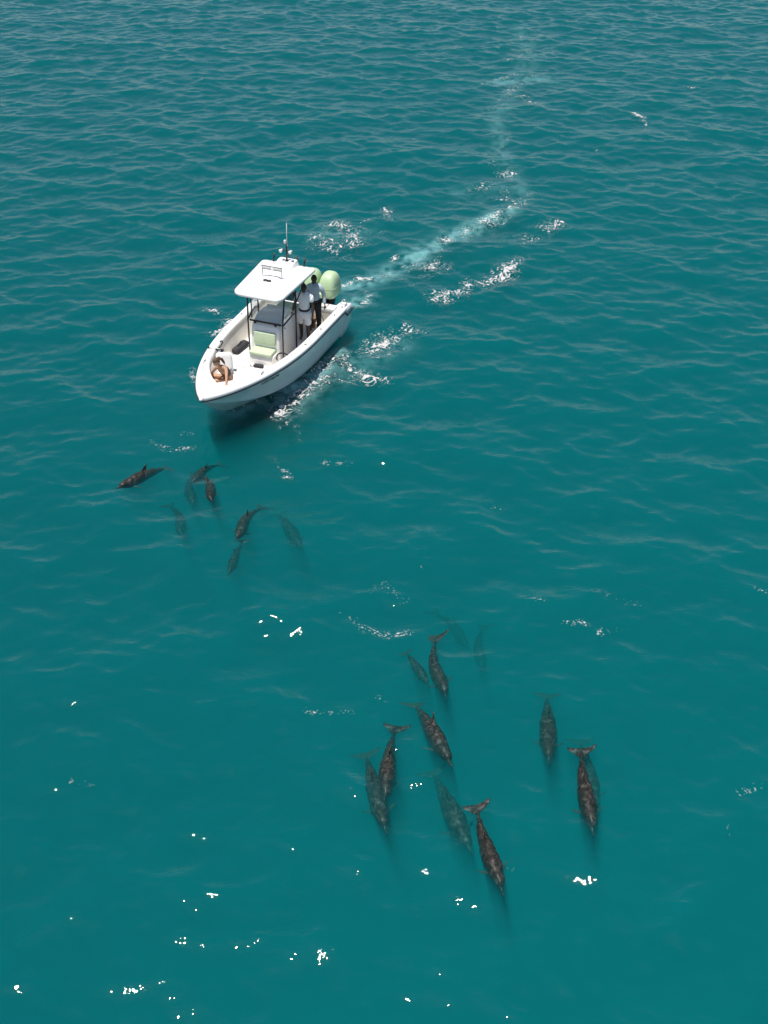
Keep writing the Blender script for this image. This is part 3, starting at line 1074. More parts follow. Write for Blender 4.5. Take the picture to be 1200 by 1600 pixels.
# illegible dark lettering on each bow side, a strip of small strokes set on the planking
def hull_y(x, z):
    p = hull_side(x)
    for (y0, z0), (y1, z1) in zip(p[:-1], p[1:]):
        if z0 <= z <= z1:
            return y0 + (y1 - y0) * (z - z0) / max(z1 - z0, 1e-6)
    return hb(x)
for sgn in (1, -1):
    r_ = random.Random(5)
    x = 5.02
    while x > 4.44:
        w = r_.choice((0.030, 0.038, 0.046, 0.036))
        mb = MB()
        zc = zs(x) - 0.20
        def P(dx, dz, out):
            xx, z = x + dx, zc + dz
            return Vector((xx, sgn * (hull_y(xx, z) + out), z))
        strokes = r_.choice(([(0, -.03, 0, .03), (0, .03, -w, .03), (0, 0, -w * .8, 0)], [(0, -.03, 0, .03), (-w, -.03, -w, .03), (0, 0, -w, 0)],
                             [(0, -.03, -w * .5, .03), (-w * .5, .03, -w, -.03)], [(0, .03, -w, .03), (-w * .5, .03, -w * .5, -.03)], [(0, -.03, 0, .03), (0, -.03, -w, -.03), (-w, -.03, -w, .03)]))
        for (a, b, c, d) in strokes:
            mb.tube([P(a, b, 0.003), P((a + c) / 2, (b + d) / 2, 0.003), P(c, d, 0.003)], 0.0085, 5)
        mb.build('hull_letter', M['blackpipe'], boat)
        x -= w + 0.026

# ------------------------------------------------------------------ console with its forward seat
CW = 0.43
DECK = SOLE
SOLE = 0.34
BEFORE = set(boat.children)
def ring_rect(x0, x1, w, z, r=0.07, taper=0.0):
    out = []
    for cx, cy_, a0 in ((x1 - r, w - r, 0), (x0 + r, w - r, 90), (x0 + r, -w + r, 180), (x1 - r, -w + r, 270)):
        for k in range(5):
            a = R(a0 + 22.5 * k)
            out.append(Vector((cx + r * math.cos(a), cy_ + r * math.sin(a), z)))
    return out
mb = MB()
mb.rings([ring_rect(2.42, 3.40, CW, SOLE - 0.02, 0.06), ring_rect(2.42, 3.40, CW, SOLE + 0.45, 0.06), ring_rect(2.44, 3.36, CW, SOLE + 0.80, 0.08),
          ring_rect(2.48, 3.31, CW - 0.01, SOLE + 0.98, 0.09), ring_rect(2.52, 3.25, CW - 0.03, SOLE + 1.04, 0.09),
          ring_rect(2.56, 3.10, CW - 0.05, SOLE + 1.16, 0.09), ring_rect(2.60, 3.00, CW - 0.08, SOLE + 1.19, 0.09)])
console = mb.build('console', M['gel'], boat, angle=35)
mb = MB()
mb.rings([ring_rect(3.30, 3.74, CW - 0.06, SOLE - 0.02, 0.06), ring_rect(3.30, 3.74, CW - 0.06, SOLE + 0.20, 0.06), ring_rect(3.30, 3.70, CW - 0.06, SOLE + 0.27, 0.06), ring_rect(3.32, 3.66, CW - 0.09, SOLE + 0.30, 0.06)])
mb.build('seat_base', M['gel'], console, angle=40)
def cushion(name, c, d, rot, par):
    mb = MB()
    mb.box(c, d, 0.035, rot, seg=4)
    o = mb.build(name, M['mint'], par)
    return o
cushion('seat_cushion', (3.565, 0, SOLE + 0.345), (0.40, 0.66, 0.10), (0, 0, 0), console)
cushion('backrest_cushion', (3.395, 0, SOLE + 0.66), (0.085, 0.64, 0.34), (0, R(-7), 0), console)
# dash, steering wheel, screens, throttle
mb = MB(); mb.box((2.52, 0, SOLE + 1.06), (0.22, 0.66, 0.24), 0.03, (0, R(28), 0)); dash = mb.build('dashboard', M['dash'], console, angle=40)
for y in (-0.15, 0.15):
    mb = MB(); mb.box((2.418, y, SOLE + 1.10), (0.012, 0.25, 0.15), 0.004, (0, R(28), 0)); mb.build('display', M['screen'], console, smooth=False)
wc = Vector((2.30, -0.05, SOLE + 0.93))
mb = MB()
ax = Vector((-math.cos(R(28)), 0, math.sin(R(28)))); e1 = Vector((0, 1, 0)); e2 = ax.cross(e1)
mb.tube([wc + (e1 * math.cos(t) + e2 * math.sin(t)) * 0.19 for t in [2 * math.pi * k / 24 for k in range(24)]], 0.016, 8, True)
for k in range(3):
    t = R(90 + 120 * k)
    mb.tube([wc, wc + (e1 * math.cos(t) + e2 * math.sin(t)) * 0.19], 0.012, 6)
mb.tube([wc, wc - ax * 0.16], 0.022, 8)
mb.build('steering_wheel', M['blackpipe'], console)
# emblem patch on the console side
mb = MB(); mb.box((3.02, CW + 0.002, SOLE + 0.86), (0.10, 0.006, 0.035), 0.002, (0, R(-35), 0)); mb.build('side_vent', M['grey'], console, smooth=False)
# windshield: three panes in black frame
WB, WT, TOPZ = SOLE + 1.10, 2.19, 2.20
def pane(name, a, b, c, d, th=0.006):
    a, b, c, d = map(Vector, (a, b, c, d))
    nrm = (b - a).cross(d - a).normalized() * th
    MB().add([a, b, c, d, a + nrm, b + nrm, c + nrm, d + nrm], [[0, 1, 2, 3], [7, 6, 5, 4], [0, 4, 5, 1], [1, 5, 6, 2], [2, 6, 7, 3], [3, 7, 4, 0]]).build(name, M['glass'], boat, smooth=False)
pane('windshield', (3.30, -0.43, WB), (3.30, 0.43, WB), (3.16, 0.47, WT), (3.16, -0.47, WT))
pane('windshield', (3.27, 0.455, WB), (2.72, 0.52, WB), (2.70, 0.56, WT), (3.13, 0.49, WT))
pane('windshield', (3.27, -0.455, WB), (2.72, -0.52, WB), (2.70, -0.56, WT), (3.13, -0.49, WT))
mb = MB(); mb.tube([(3.315, -0.46, WB - 0.01), (3.315, 0.46, WB - 0.01)], 0.026, 8); mb.build('windshield_bar', M['blackpipe'], boat)
for y in (-0.30, 0.30):
    mb = MB(); mb.box((3.33, y, WB - 0.05), (0.035, 0.07, 0.05), 0.008); mb.build('windshield_clamp', M['blackpipe'], boat)

# ------------------------------------------------------------------ hard top on its black pipe frame
TX0, TX1 = 1.38, 3.54
def roof_ring(z, grow, drop):
    out = []
    def corner(cx, cy_, r, a0):
        for k in range(7):
            a = R(a0 + 15 * k)
            out.append((cx + r * math.cos(a), cy_ + r * math.sin(a)))
    wf, wr, rf, rr_ = 0.72 + grow, 0.81 + grow, 0.24, 0.12
    corner(TX1 + grow - rf, wf - rf, rf, 0)
    corner(TX0 - grow + rr_, wr - rr_, rr_, 90)
    corner(TX0 - grow + rr_, -wr + rr_, rr_, 180)
    corner(TX1 + grow - rf, -wf + rf, rf, 270)
    return [Vector((x, y, z - drop * ((x - 2.4) / 1.1) ** 2 * (1 if x > 2.4 else 0.5))) for x, y in out]
mb = MB()
mb.rings([roof_ring(2.205, -0.05, 0.05), roof_ring(2.20, -0.012, 0.055), roof_ring(2.225, 0.0, 0.055), roof_ring(2.262, -0.004, 0.055), roof_ring(2.285, -0.03, 0.055), roof_ring(2.300, -0.12, 0.05), roof_ring(2.315, -0.30, 0.04), roof_ring(2.322, -0.42, 0.03)])
roof = mb.build('hard_top', M['gel'], boat, angle=50)
# raised moulding down the middle, highest at the rear
mb = MB()
rs = []
for x, w, h in ((3.0, 0.20, -0.06), (2.6, 0.24, 0.015), (2.2, 0.27, 0.045), (1.85, 0.30, 0.085), (1.55, 0.31, 0.12), (1.43, 0.31, 0.115), (1.40, 0.30, 0.06)):
    zb = 2.285
    rs.append([Vector((x, a, b)) for a, b in ((w, zb), (w - 0.05, zb + h + 0.02), (w - 0.10, zb + h + 0.035), (-w + 0.10, zb + h + 0.035), (-w + 0.05, zb + h + 0.02), (-w, zb))])
mb.rings(rs)
mb.build('roof_moulding', M['gel'], roof, angle=50)
# hoop with a light bar standing on the roof
HX = 2.48
roof.location = (0, 0, 0)
mb = MB()
mb.tube([(HX, -0.29, 2.30), (HX + 0.02, -0.30, 2.62)], 0.012, 8)
mb.tube([(HX, 0.27, 2.30), (HX + 0.02, 0.28, 2.62)], 0.012, 8)
mb.tube([(HX + 0.02, -0.31, 2.625), (HX + 0.02, 0.29, 2.625)], 0.016, 8)
mb.tube([(HX + 0.02, -0.30, 2.535), (HX + 0.02, 0.28, 2.535)], 0.009, 8)
hoop = mb.build('light_bar_hoop', M['grey'], roof)
for y in (-0.15, 0.14):
    mb = MB(); mb.box((HX + 0.03, y, 2.582), (0.03, 0.24, 0.06), 0.008); mb.build('light_bar', M['amber'], hoop, angle=40)
# small double loop mark on the roof
for y in (-0.10, 0.01):
    pts = [(2.74 + 0.042 * math.cos(t), y + 0.05 * math.sin(t), 2.331) for t in [2 * math.pi * k / 16 for k in range(16)]]
    mb = MB(); mb.tube(pts, 0.013, 6, True); mb.build('roof_fitting', M['black'], roof)
# mast with antenna, lamps and horns
mb = MB(); mb.tube([(1.60, 0.02, 2.40), (1.585, 0.02, 2.95)], [0.026, 0.018], 10); mb.ball((1.60, 0.02, 2.43), (0.06, 0.06, 0.02)); mast = mb.build('mast', M['blackpipe'], roof)
mb = MB(); mb.tube([(1.585, 0.03, 2.85), (1.57, 0.035, 3.50)], [0.013, 0.007], 8); mb.build('antenna', M['dash'], mast)
mb = MB(); mb.tube([(1.60, -0.02, 2.93), (1.60, -0.02, 3.0)], 0.032, 12); mb.ball((1.60, -0.02, 3.0), 0.034); mb.build('mast_light', M['amber'], mast)
mb = MB(); mb.tube([(1.59, -0.15, 2.72), (1.59, 0.17, 2.72)], 0.012, 8); mb.build('mast_crossbar', M['blackpipe'], mast)
for y in (-0.13, 0.15):
    mb = MB(); mb.tube([(1.56, y, 2.72), (1.62, y, 2.72), (1.67, y, 2.72)], [0.028, 0.034, 0.052], 12); mb.build('horn', M['gel'], mast)
for y in (-0.46, -0.04, 0.22, 0.46):
    mb = MB(); mb.tube([(1.45, y, 2.24), (1.36, y, 2.50)], 0.025, 10); mb.build('top_rod_holder', M['black'], roof)
# pipe frame: each leg a part
def pipe(name, pts, r=0.023):
    return MB().tube(pts, r, 10).build(name, M['blackpipe'], boat)
for s in (1, -1):
    pipe('top_leg', [(3.34, s * 0.50, SOLE), (3.33, s * 0.51, WB), (3.22, s * 0.54, 2.18)])
    pipe('top_leg', [(2.58, s * 0.56, SOLE), (2.57, s * 0.56, WB), (2.60, s * 0.58, 2.20)])
    pipe('top_brace', [(3.19, s * 0.46, WB), (3.12, s * 0.50, 2.19)], 0.018)
    pipe('top_rail', [(3.33, s * 0.52, WB - 0.02), (3.0, s * 0.56, WB + 0.06), (2.75, s * 0.575, WB + 0.09), (2.57, s * 0.57, WB + 0.02)], 0.020)
    pipe('top_rail', [(3.22, s * 0.54, 2.17), (2.60, s * 0.58, 2.185), (1.70, s * 0.60, 2.19)], 0.020)
    pipe('top_brace', [(2.58, s * 0.57, 1.75), (2.0, s * 0.59, 2.18)], 0.017)
pipe('top_crossbar', [(3.21, -0.54, 2.16), (3.21, 0.54, 2.16)], 0.019)
pipe('top_crossbar', [(2.60, -0.58, 2.18), (2.60, 0.58, 2.18)], 0.019)
pipe('top_crossbar', [(1.72, -0.60, 2.185), (1.72, 0.60, 2.185)], 0.019)

# leaning post behind the wheel
mb = MB()
mb.rings([ring_rect(1.52, 1.92, 0.36, SOLE - 0.02, 0.06), ring_rect(1.52, 1.92, 0.36, SOLE + 0.72, 0.06), ring_rect(1.55, 1.90, 0.34, SOLE + 0.76, 0.06)])
lp = mb.build('leaning_post', M['gel'], boat, angle=40)
mb = MB(); mb.box((1.72, 0, SOLE + 0.82), (0.40, 0.74, 0.11), 0.035, seg=4); mb.build('post_cushion', M['mint'], lp)
mb = MB(); mb.box((1.53, 0, SOLE + 1.05), (0.08, 0.70, 0.26), 0.03, (0, R(-8), 0), seg=4); mb.build('post_backrest', M['darkgrey'], lp)

for o in boat.children:
    if o not in BEFORE:
        o.location = (-0.16, 0.10, DECK - SOLE)
roof.location = (-0.13, -0.01, DECK - SOLE + 0.06)
SOLE = DECK

# ------------------------------------------------------------------ outboard motors
def motor(y):
    mb = MB()
    rs = []
    for z, xf, xr, w, rnd in ((0.93, 0.33, -0.34, 0.235, .5), (0.945, 0.365, -0.385, 0.265, .5), (1.05, 0.37, -0.395, 0.268, .5), (1.22, 0.35, -0.385, 0.262, .55), (1.36, 0.31, -0.355, 0.248, .6),
                              (1.47, 0.25, -0.305, 0.218, .68), (1.55, 0.18, -0.24, 0.175, .75), (1.595, 0.09, -0.155, 0.112, .8), (1.61, 0.0, -0.07, 0.05, .9)):
        ring = []
        cx, ln = (xf + xr) / 2, (xf - xr) / 2
        for k in range(28):
            t = 2 * math.pi * k / 28
            p = 2 / (2 + (1 - rnd) * 4)
            ring.append(Vector((cx + ln * math.copysign(abs(math.cos(t)) ** p, math.cos(t)), y + w * math.copysign(abs(math.sin(t)) ** p, math.sin(t)), z)))
        rs.append(ring)
    mb.rings(rs)
    o = mb.build('outboard_motor', M['mintcowl'], boat, angle=60)
    mb = MB()                                               # seam round the cowl
    mb.tube([Vector((p.x * 1.003, y + (p.y - y) * 1.004, p.z)) for p in rs[3]], 0.006, 5, True)
    mb.build('cowl_seam', M['mint'], o)
    # two dark air intakes high on the cowl's side
    for vy in (0.085, 0.165):
        mb = MB(); mb.box((0.235 - vy * 0.25, y + vy, 1.450 - vy * 0.12), (0.055, 0.05, 0.04), 0.012, (R(-20), R(45), R(20))); mb.build('air_intake', M['black'], o)
    mb = MB()
    rs2 = []
    for z, l0, l1, w in ((0.94, 0.30, -0.33, 0.21), (0.84, 0.26, -0.29, 0.17), (0.70, 0.24, -0.26, 0.15), (0.45, 0.17, -0.20, 0.10), (0.0, 0.14, -0.17, 0.075), (-0.45, 0.14, -0.16, 0.06)):
        rs2.append([Vector(((l0 + l1) / 2 + (l0 - l1) / 2 * math.cos(t), y + w * math.sin(t), z)) for t in [2 * math.pi * k / 16 for k in range(16)]])
    mb.rings(rs2)
    mb.build('midsection', M['black'], o)
    mb = MB(); mb.box((0.34, y, 0.52), (0.26, 0.24, 0.44), 0.03); mb.build('clamp_bracket', M['black'], o, angle=40)
    mb = MB(); mb.tube([(0.20, y, -0.55), (0.0, y, -0.55), (-0.25, y, -0.55)], [0.02, 0.065, 0.04], 12); mb.build('gearcase', M['black'], o)
    for k in range(3):
        t = R(120 * k + 20)
        c = Vector((-0.28, y + 0.10 * math.cos(t), -0.55 + 0.10 * math.sin(t)))
        mb = MB(); mb.box(c, (0.02, 0.12, 0.09), 0.008, (t, R(25), 0)); mb.build('propeller_blade', M['steel'], o)
    mb = MB(); mb.tube([(0.28, y - 0.05, 0.92), (0.42, y - 0.12, 0.95), (0.52, y - 0.16, 0.84)], 0.03, 8); mb.build('rigging_hose', M['black'], o)
    return o
for y_ in (0.60, 0.03):
    motor(y_).location = (-0.12, 0, 0.09)
mb = MB(); mb.box((0.26, 0.31, 1.15), (0.24, 0.56, 0.15), 0.035, seg=3); mb.build('motor_bridge', M['mintcowl'], boat, angle=45)
# hose looped over the stern quarter
pts = [(0.90 + 0.10 * math.sin(t), 0.70 + 0.20 * math.cos(t * 0.5), SOLE + 0.05 + 0.45 * abs(math.sin(t * 0.5))) for t in [k * 0.25 for k in range(26)]]
MB().tube(pts, 0.014, 8).build('hose', M['dash'], boat)

# ------------------------------------------------------------------ people
def skin_geo(J, edges, root, sub=2):
    """J: name -> (x, y, z, r) or (x, y, z, rx, ry); returns verts, faces of a smooth skinned body"""
    names = list(J)
    ix = {k: i for i, k in enumerate(names)}
    me = bpy.data.meshes.new('tmp')
    me.from_pydata([J[k][:3] for k in names], [(ix[a], ix[b]) for a, b in edges], [])
    o = bpy.data.objects.new('tmp', me)
    COL.objects.link(o)
    o.modifiers.new('s', 'SKIN').use_smooth_shade = True
    lay = me.skin_vertices[0].data
    for k in names:
        r = J[k][3:]
        lay[ix[k]].radius = (r[0], r[-1])
        lay[ix[k]].use_root = (k == root)
    ss = o.modifiers.new('u', 'SUBSURF'); ss.levels = sub; ss.render_levels = sub
    dg = bpy.context.evaluated_depsgraph_get()
    m2 = bpy.data.meshes.new_from_object(o.evaluated_get(dg))
    vs = [p.co.copy() for p in m2.vertices]
    fs = [list(p.vertices) for p in m2.polygons]
    bpy.data.objects.remove(o); bpy.data.meshes.remove(me); bpy.data.meshes.remove(m2)
    return vs, fs


def chain(pts):
    J = {'p%d' % i: p for i, p in enumerate(pts)}
    return J, [('p%d' % i, 'p%d' % (i + 1)) for i in range(len(pts) - 1)]


def hand_into(mb, wrist, fwd, side, curl=0.3):
    """palm and five fingers from the wrist along fwd; side points from the little finger to the thumb"""
    w, f_, s_ = Vector(wrist), Vector(fwd).normalized(), Vector(side).normalized()
    nrm = f_.cross(s_).normalized()
    J = {'w': (*w, 0.028, 0.020), 'a': (*(w + f_ * 0.045), 0.036, 0.016), 'b': (*(w + f_ * 0.085), 0.038, 0.014)}
    vs, fs = skin_geo(J, [('w', 'a'), ('a', 'b')], 'w', 1)
    mb.add(vs, fs)
    for k, ln in enumerate((0.066, 0.076, 0.070, 0.054)):
        base = w + f_ * 0.075 + s_ * (0.026 - 0.0175 * k)
        p = [base]
        d = f_.copy()
        for j in range(3):
            d = (d + nrm * curl * 0.5).normalized()
            p.append(p[-1] + d * ln / 3 * 1.15)
        J, E_ = chain([(*q, 0.0095 - 0.0008 * i) for i, q in enumerate(p)])
        mb.add(*skin_geo(J, E_, 'p0', 1))
    base = w + f_ * 0.03 + s_ * 0.026
    p = [base, base + (f_ * 0.6 + s_ * 0.7).normalized() * 0.035, base + (f_ * 0.75 + s_ * 0.6).normalized() * 0.062, base + (f_ * 0.9 + s_ * 0.45).normalized() * 0.085]
    J, E_ = chain([(*q, 0.011 - 0.0008 * i) for i, q in enumerate(p)])
    mb.add(*skin_geo(J, E_, 'p0', 1))


def head_geo(c, yaw, pitch, s=1.0):
    """a head with brow, nose, mouth, chin and ears, looking along +x before yaw/pitch"""
    Rm = Matrix.Rotation(yaw, 4, 'Z') @ Matrix.Rotation(pitch, 4, 'Y')
    mb = MB()
    mb.ball((0, 0, 0), (0.098, 0.076, 0.118), 24, 18)
    vs = []
    for p in mb.v:
        q = p.copy()
        if q.z < -0.02 and q.x > -0.02:
            t = min(1, (-0.02 - q.z) / 0.09)
            q.y *= 1 - 0.30 * t
            q.x += 0.014 * t
        if q.z < -0.01 and q.x < 0:
            q.x *= 1 - 0.35 * min(1, (-0.01 - q.z) / 0.1)
        d = (q - Vector((0.098, 0, -0.008)))
        q.x += 0.026 * math.exp(-((d.y / 0.012) ** 2 + ((q.z + 0.020) / 0.020) ** 2)) * (q.x > 0)          # nose
        q.x -= 0.009 * math.exp(-(((abs(q.y) - 0.031) / 0.014) ** 2 + ((q.z - 0.006) / 0.012) ** 2)) * (q.x > 0)     # eye sockets
        q.x += 0.007 * math.exp(-((q.y / 0.022) ** 2 + ((q.z + 0.062) / 0.009) ** 2)) * (q.x > 0)           # lips
        vs.append(q)
    mb.v = vs
    for sg in (1, -1):
        mb.ball((-0.008, sg * 0.077, -0.004), (0.020, 0.010, 0.030), 10, 7)
    out = MB()
    out.add([Vector(c) + Rm @ (p * s) for p in mb.v], mb.f)
    hair = MB()
    hair.ball((-0.008, 0, 0.014), (0.102, 0.083, 0.116), 24, 16)
    hv, hf = [], []
    keep = [i for i, p in enumerate(hair.v) if not (p.z < 0.045 and p.x > 0.035 - 0.02) and p.z > -0.075]
    mp = {i: j for j, i in enumerate(keep)}
    hv = [Vector(c) + Rm @ (hair.v[i] * s) for i in keep]
    hf = [[mp[i] for i in f_] for f_ in hair.f if all(i in mp for i in f_)]
    eyes = [Vector(c) + Rm @ (Vector((0.086, sg * 0.031, 0.006)) * s) for sg in (1, -1)]
    return out, (hv, hf), eyes, Rm


def place(o, base):
    o.matrix_world = BM @ Matrix.Translation(base)


def standing_man(base, yaw, label, skin_m, shirt_m, leg_m, long_sleeve, shorts, arms):
    B = MB()
    J = {'pel': (0, 0, 0.93, 0.12, 0.15), 'bel': (0.0, 0, 1.08, 0.11, 0.14), 'che': (0.0, 0, 1.27, 0.10, 0.13), 'nb': (-0.005, 0, 1.41, 0.046, 0.05), 'nk': (0.01, 0, 1.50, 0.052), 'hd': (0.02, 0, 1.58, 0.05)}
    E_ = [('pel', 'bel'), ('bel', 'che'), ('che', 'nb'), ('nb', 'nk'), ('nk', 'hd')]
    for s, nm in ((1, 'l'), (-1, 'r')):
        el, wr = arms[nm]
        J['sh' + nm] = (-0.01, s * 0.18, 1.365, 0.046); J['el' + nm] = (*el, 0.046); J['fa' + nm] = (*[(a * 0.6 + b * 0.4) for a, b in zip(el, wr)], 0.043); J['wr' + nm] = (*wr, 0.030)
        E_ += [('nb', 'sh' + nm), ('sh' + nm, 'el' + nm), ('el' + nm, 'fa' + nm), ('fa' + nm, 'wr' + nm)]
        fx = 0.10 * s * (1 if nm == 'l' else 1)
        st = 0.09 * s
        J['hi' + nm] = (0.0, s * 0.095, 0.86, 0.098); J['kn' + nm] = (0.03 + st * 0.6, s * 0.115, 0.48, 0.062); J['ca' + nm] = (0.0 + st, s * 0.12, 0.33, 0.056); J['an' + nm] = (-0.01 + st, s * 0.12, 0.09, 0.040); J['to' + nm] = (0.13 + st, s * 0.135, 0.045, 0.036)
        E_ += [('pel', 'hi' + nm), ('hi' + nm, 'kn' + nm), ('kn' + nm, 'ca' + nm), ('ca' + nm, 'an' + nm), ('an' + nm, 'to' + nm)]
    B.add(*skin_geo(J, E_, 'pel', 2))
    for s, nm in ((1, 'l'), (-1, 'r')):
        el, wr = (Vector(q) for q in arms[nm])
        hand_into(B, wr, (wr - el), (1, -0.25 * s, 0.1) if abs((wr - el).normalized().x) < 0.7 else (0, -s, 0.4))
    hd, hair, eyes, Rm = head_geo((0.025, 0, 1.635), 0, R(8))
    B.add(hd.v, hd.f)
    o = B.build('person', skin_m)
    tag(o, label, 'person')
    h = mesh('hair', hair[0], hair[1], M['hair_black'], o)
    for e in eyes:
        mb = MB(); mb.ball(e, 0.010, 8, 6); mb.build('eye', M['eye'], o)
    # shirt
    S_ = {k: J[k] for k in ('bel', 'che', 'nb')}
    S_['pel'] = (0, 0, 0.97, 0.145, 0.172)
    S_['bel'] = (0.0, 0, 1.08, 0.135, 0.162); S_['che'] = (0, 0, 1.28, 0.145, 0.185); S_['nb'] = (-0.005, 0, 1.43, 0.100, 0.130); S_['nk'] = (0.005, 0, 1.505, 0.066, 0.072)
    Es = [('pel', 'bel'), ('bel', 'che'), ('che', 'nb'), ('nb', 'nk')]
    for nm in 'lr':
        el, sh, wr = Vector(arms[nm][0]), Vector(J['sh' + nm][:3]), Vector(arms[nm][1])
        S_['sh' + nm] = (sh.x, sh.y * 1.02, sh.z + 0.015, 0.092)
        if long_sleeve:
            S_['el' + nm] = (*el, 0.060); S_['wr' + nm] = (*(el.lerp(wr, 0.92)), 0.043)
            Es += [('nb', 'sh' + nm), ('sh' + nm, 'el' + nm), ('el' + nm, 'wr' + nm)]
        else:
            S_['el' + nm] = (*sh.lerp(el, 0.62), 0.078)
            Es += [('nb', 'sh' + nm), ('sh' + nm, 'el' + nm)]
    mb = MB(); mb.add(*skin_geo(S_, Es, 'pel', 2))
    st_ = mb.build('shirt', shirt_m, o)
    mb = MB(); mb.tube([(0.01 + 0.062 * math.cos(t), 0.066 * math.sin(t), 1.515 - 0.022 * math.cos(t)) for t in [2 * math.pi * k / 18 for k in range(18)]], 0.014, 6, True); mb.build('collar', shirt_m, st_)
    # legs
    T_ = {'pel': (0, 0, 0.92, 0.140, 0.168)}
    Et = []
    for nm in 'lr':
        hi, kn, an = (Vector(J[q + nm][:3]) for q in ('hi', 'kn', 'an'))
        T_['hi' + nm] = (*hi, 0.122)
        Et += [('pel', 'hi' + nm)]
        if shorts:
            T_['kn' + nm] = (*hi.lerp(kn, 0.92), 0.098)
            Et += [('hi' + nm, 'kn' + nm)]
        else:
            T_['kn' + nm] = (*kn, 0.082); T_['an' + nm] = (*kn.lerp(an, 0.92), 0.062)
            Et += [('hi' + nm, 'kn' + nm), ('kn' + nm, 'an' + nm)]
    mb = MB(); mb.add(*skin_geo(T_, Et, 'pel', 2))
    tr_ = mb.build('shorts' if shorts else 'trousers', leg_m, o)
    mb = MB(); mb.tube([(0.118 * math.cos(t), 0.146 * math.sin(t), 0.985) for t in [2 * math.pi * k / 24 for k in range(24)]], 0.020, 6, True); mb.build('belt', M['black'], tr_)
    o.matrix_world = BM @ Matrix.Translation(base) @ Matrix.Rotation(yaw, 4, 'Z')
    return o


standing_man((1.84, 0.66, SOLE), R(10), 'man in white polo shirt, white shorts and dark belt standing under the hard top', M['skin_dark'], M['shirt'], M['shirt'], False, True,
             {'l': ((0.03, 0.255, 1.12), (0.09, 0.25, 0.87)), 'r': ((0.02, -0.265, 1.13), (0.16, -0.30, 0.95))})
standing_man((1.22, 0.70, SOLE), R(20), 'man in blue grey long-sleeved shirt and dark trousers standing behind the other man', M['skin_dark'], M['bluegrey'], M['trousers'], True, False,
             {'l': ((-0.02, 0.27, 1.12), (0.06, 0.29, 0.87)), 'r': ((-0.02, -0.25, 1.12), (0.10, -0.24, 0.90))})


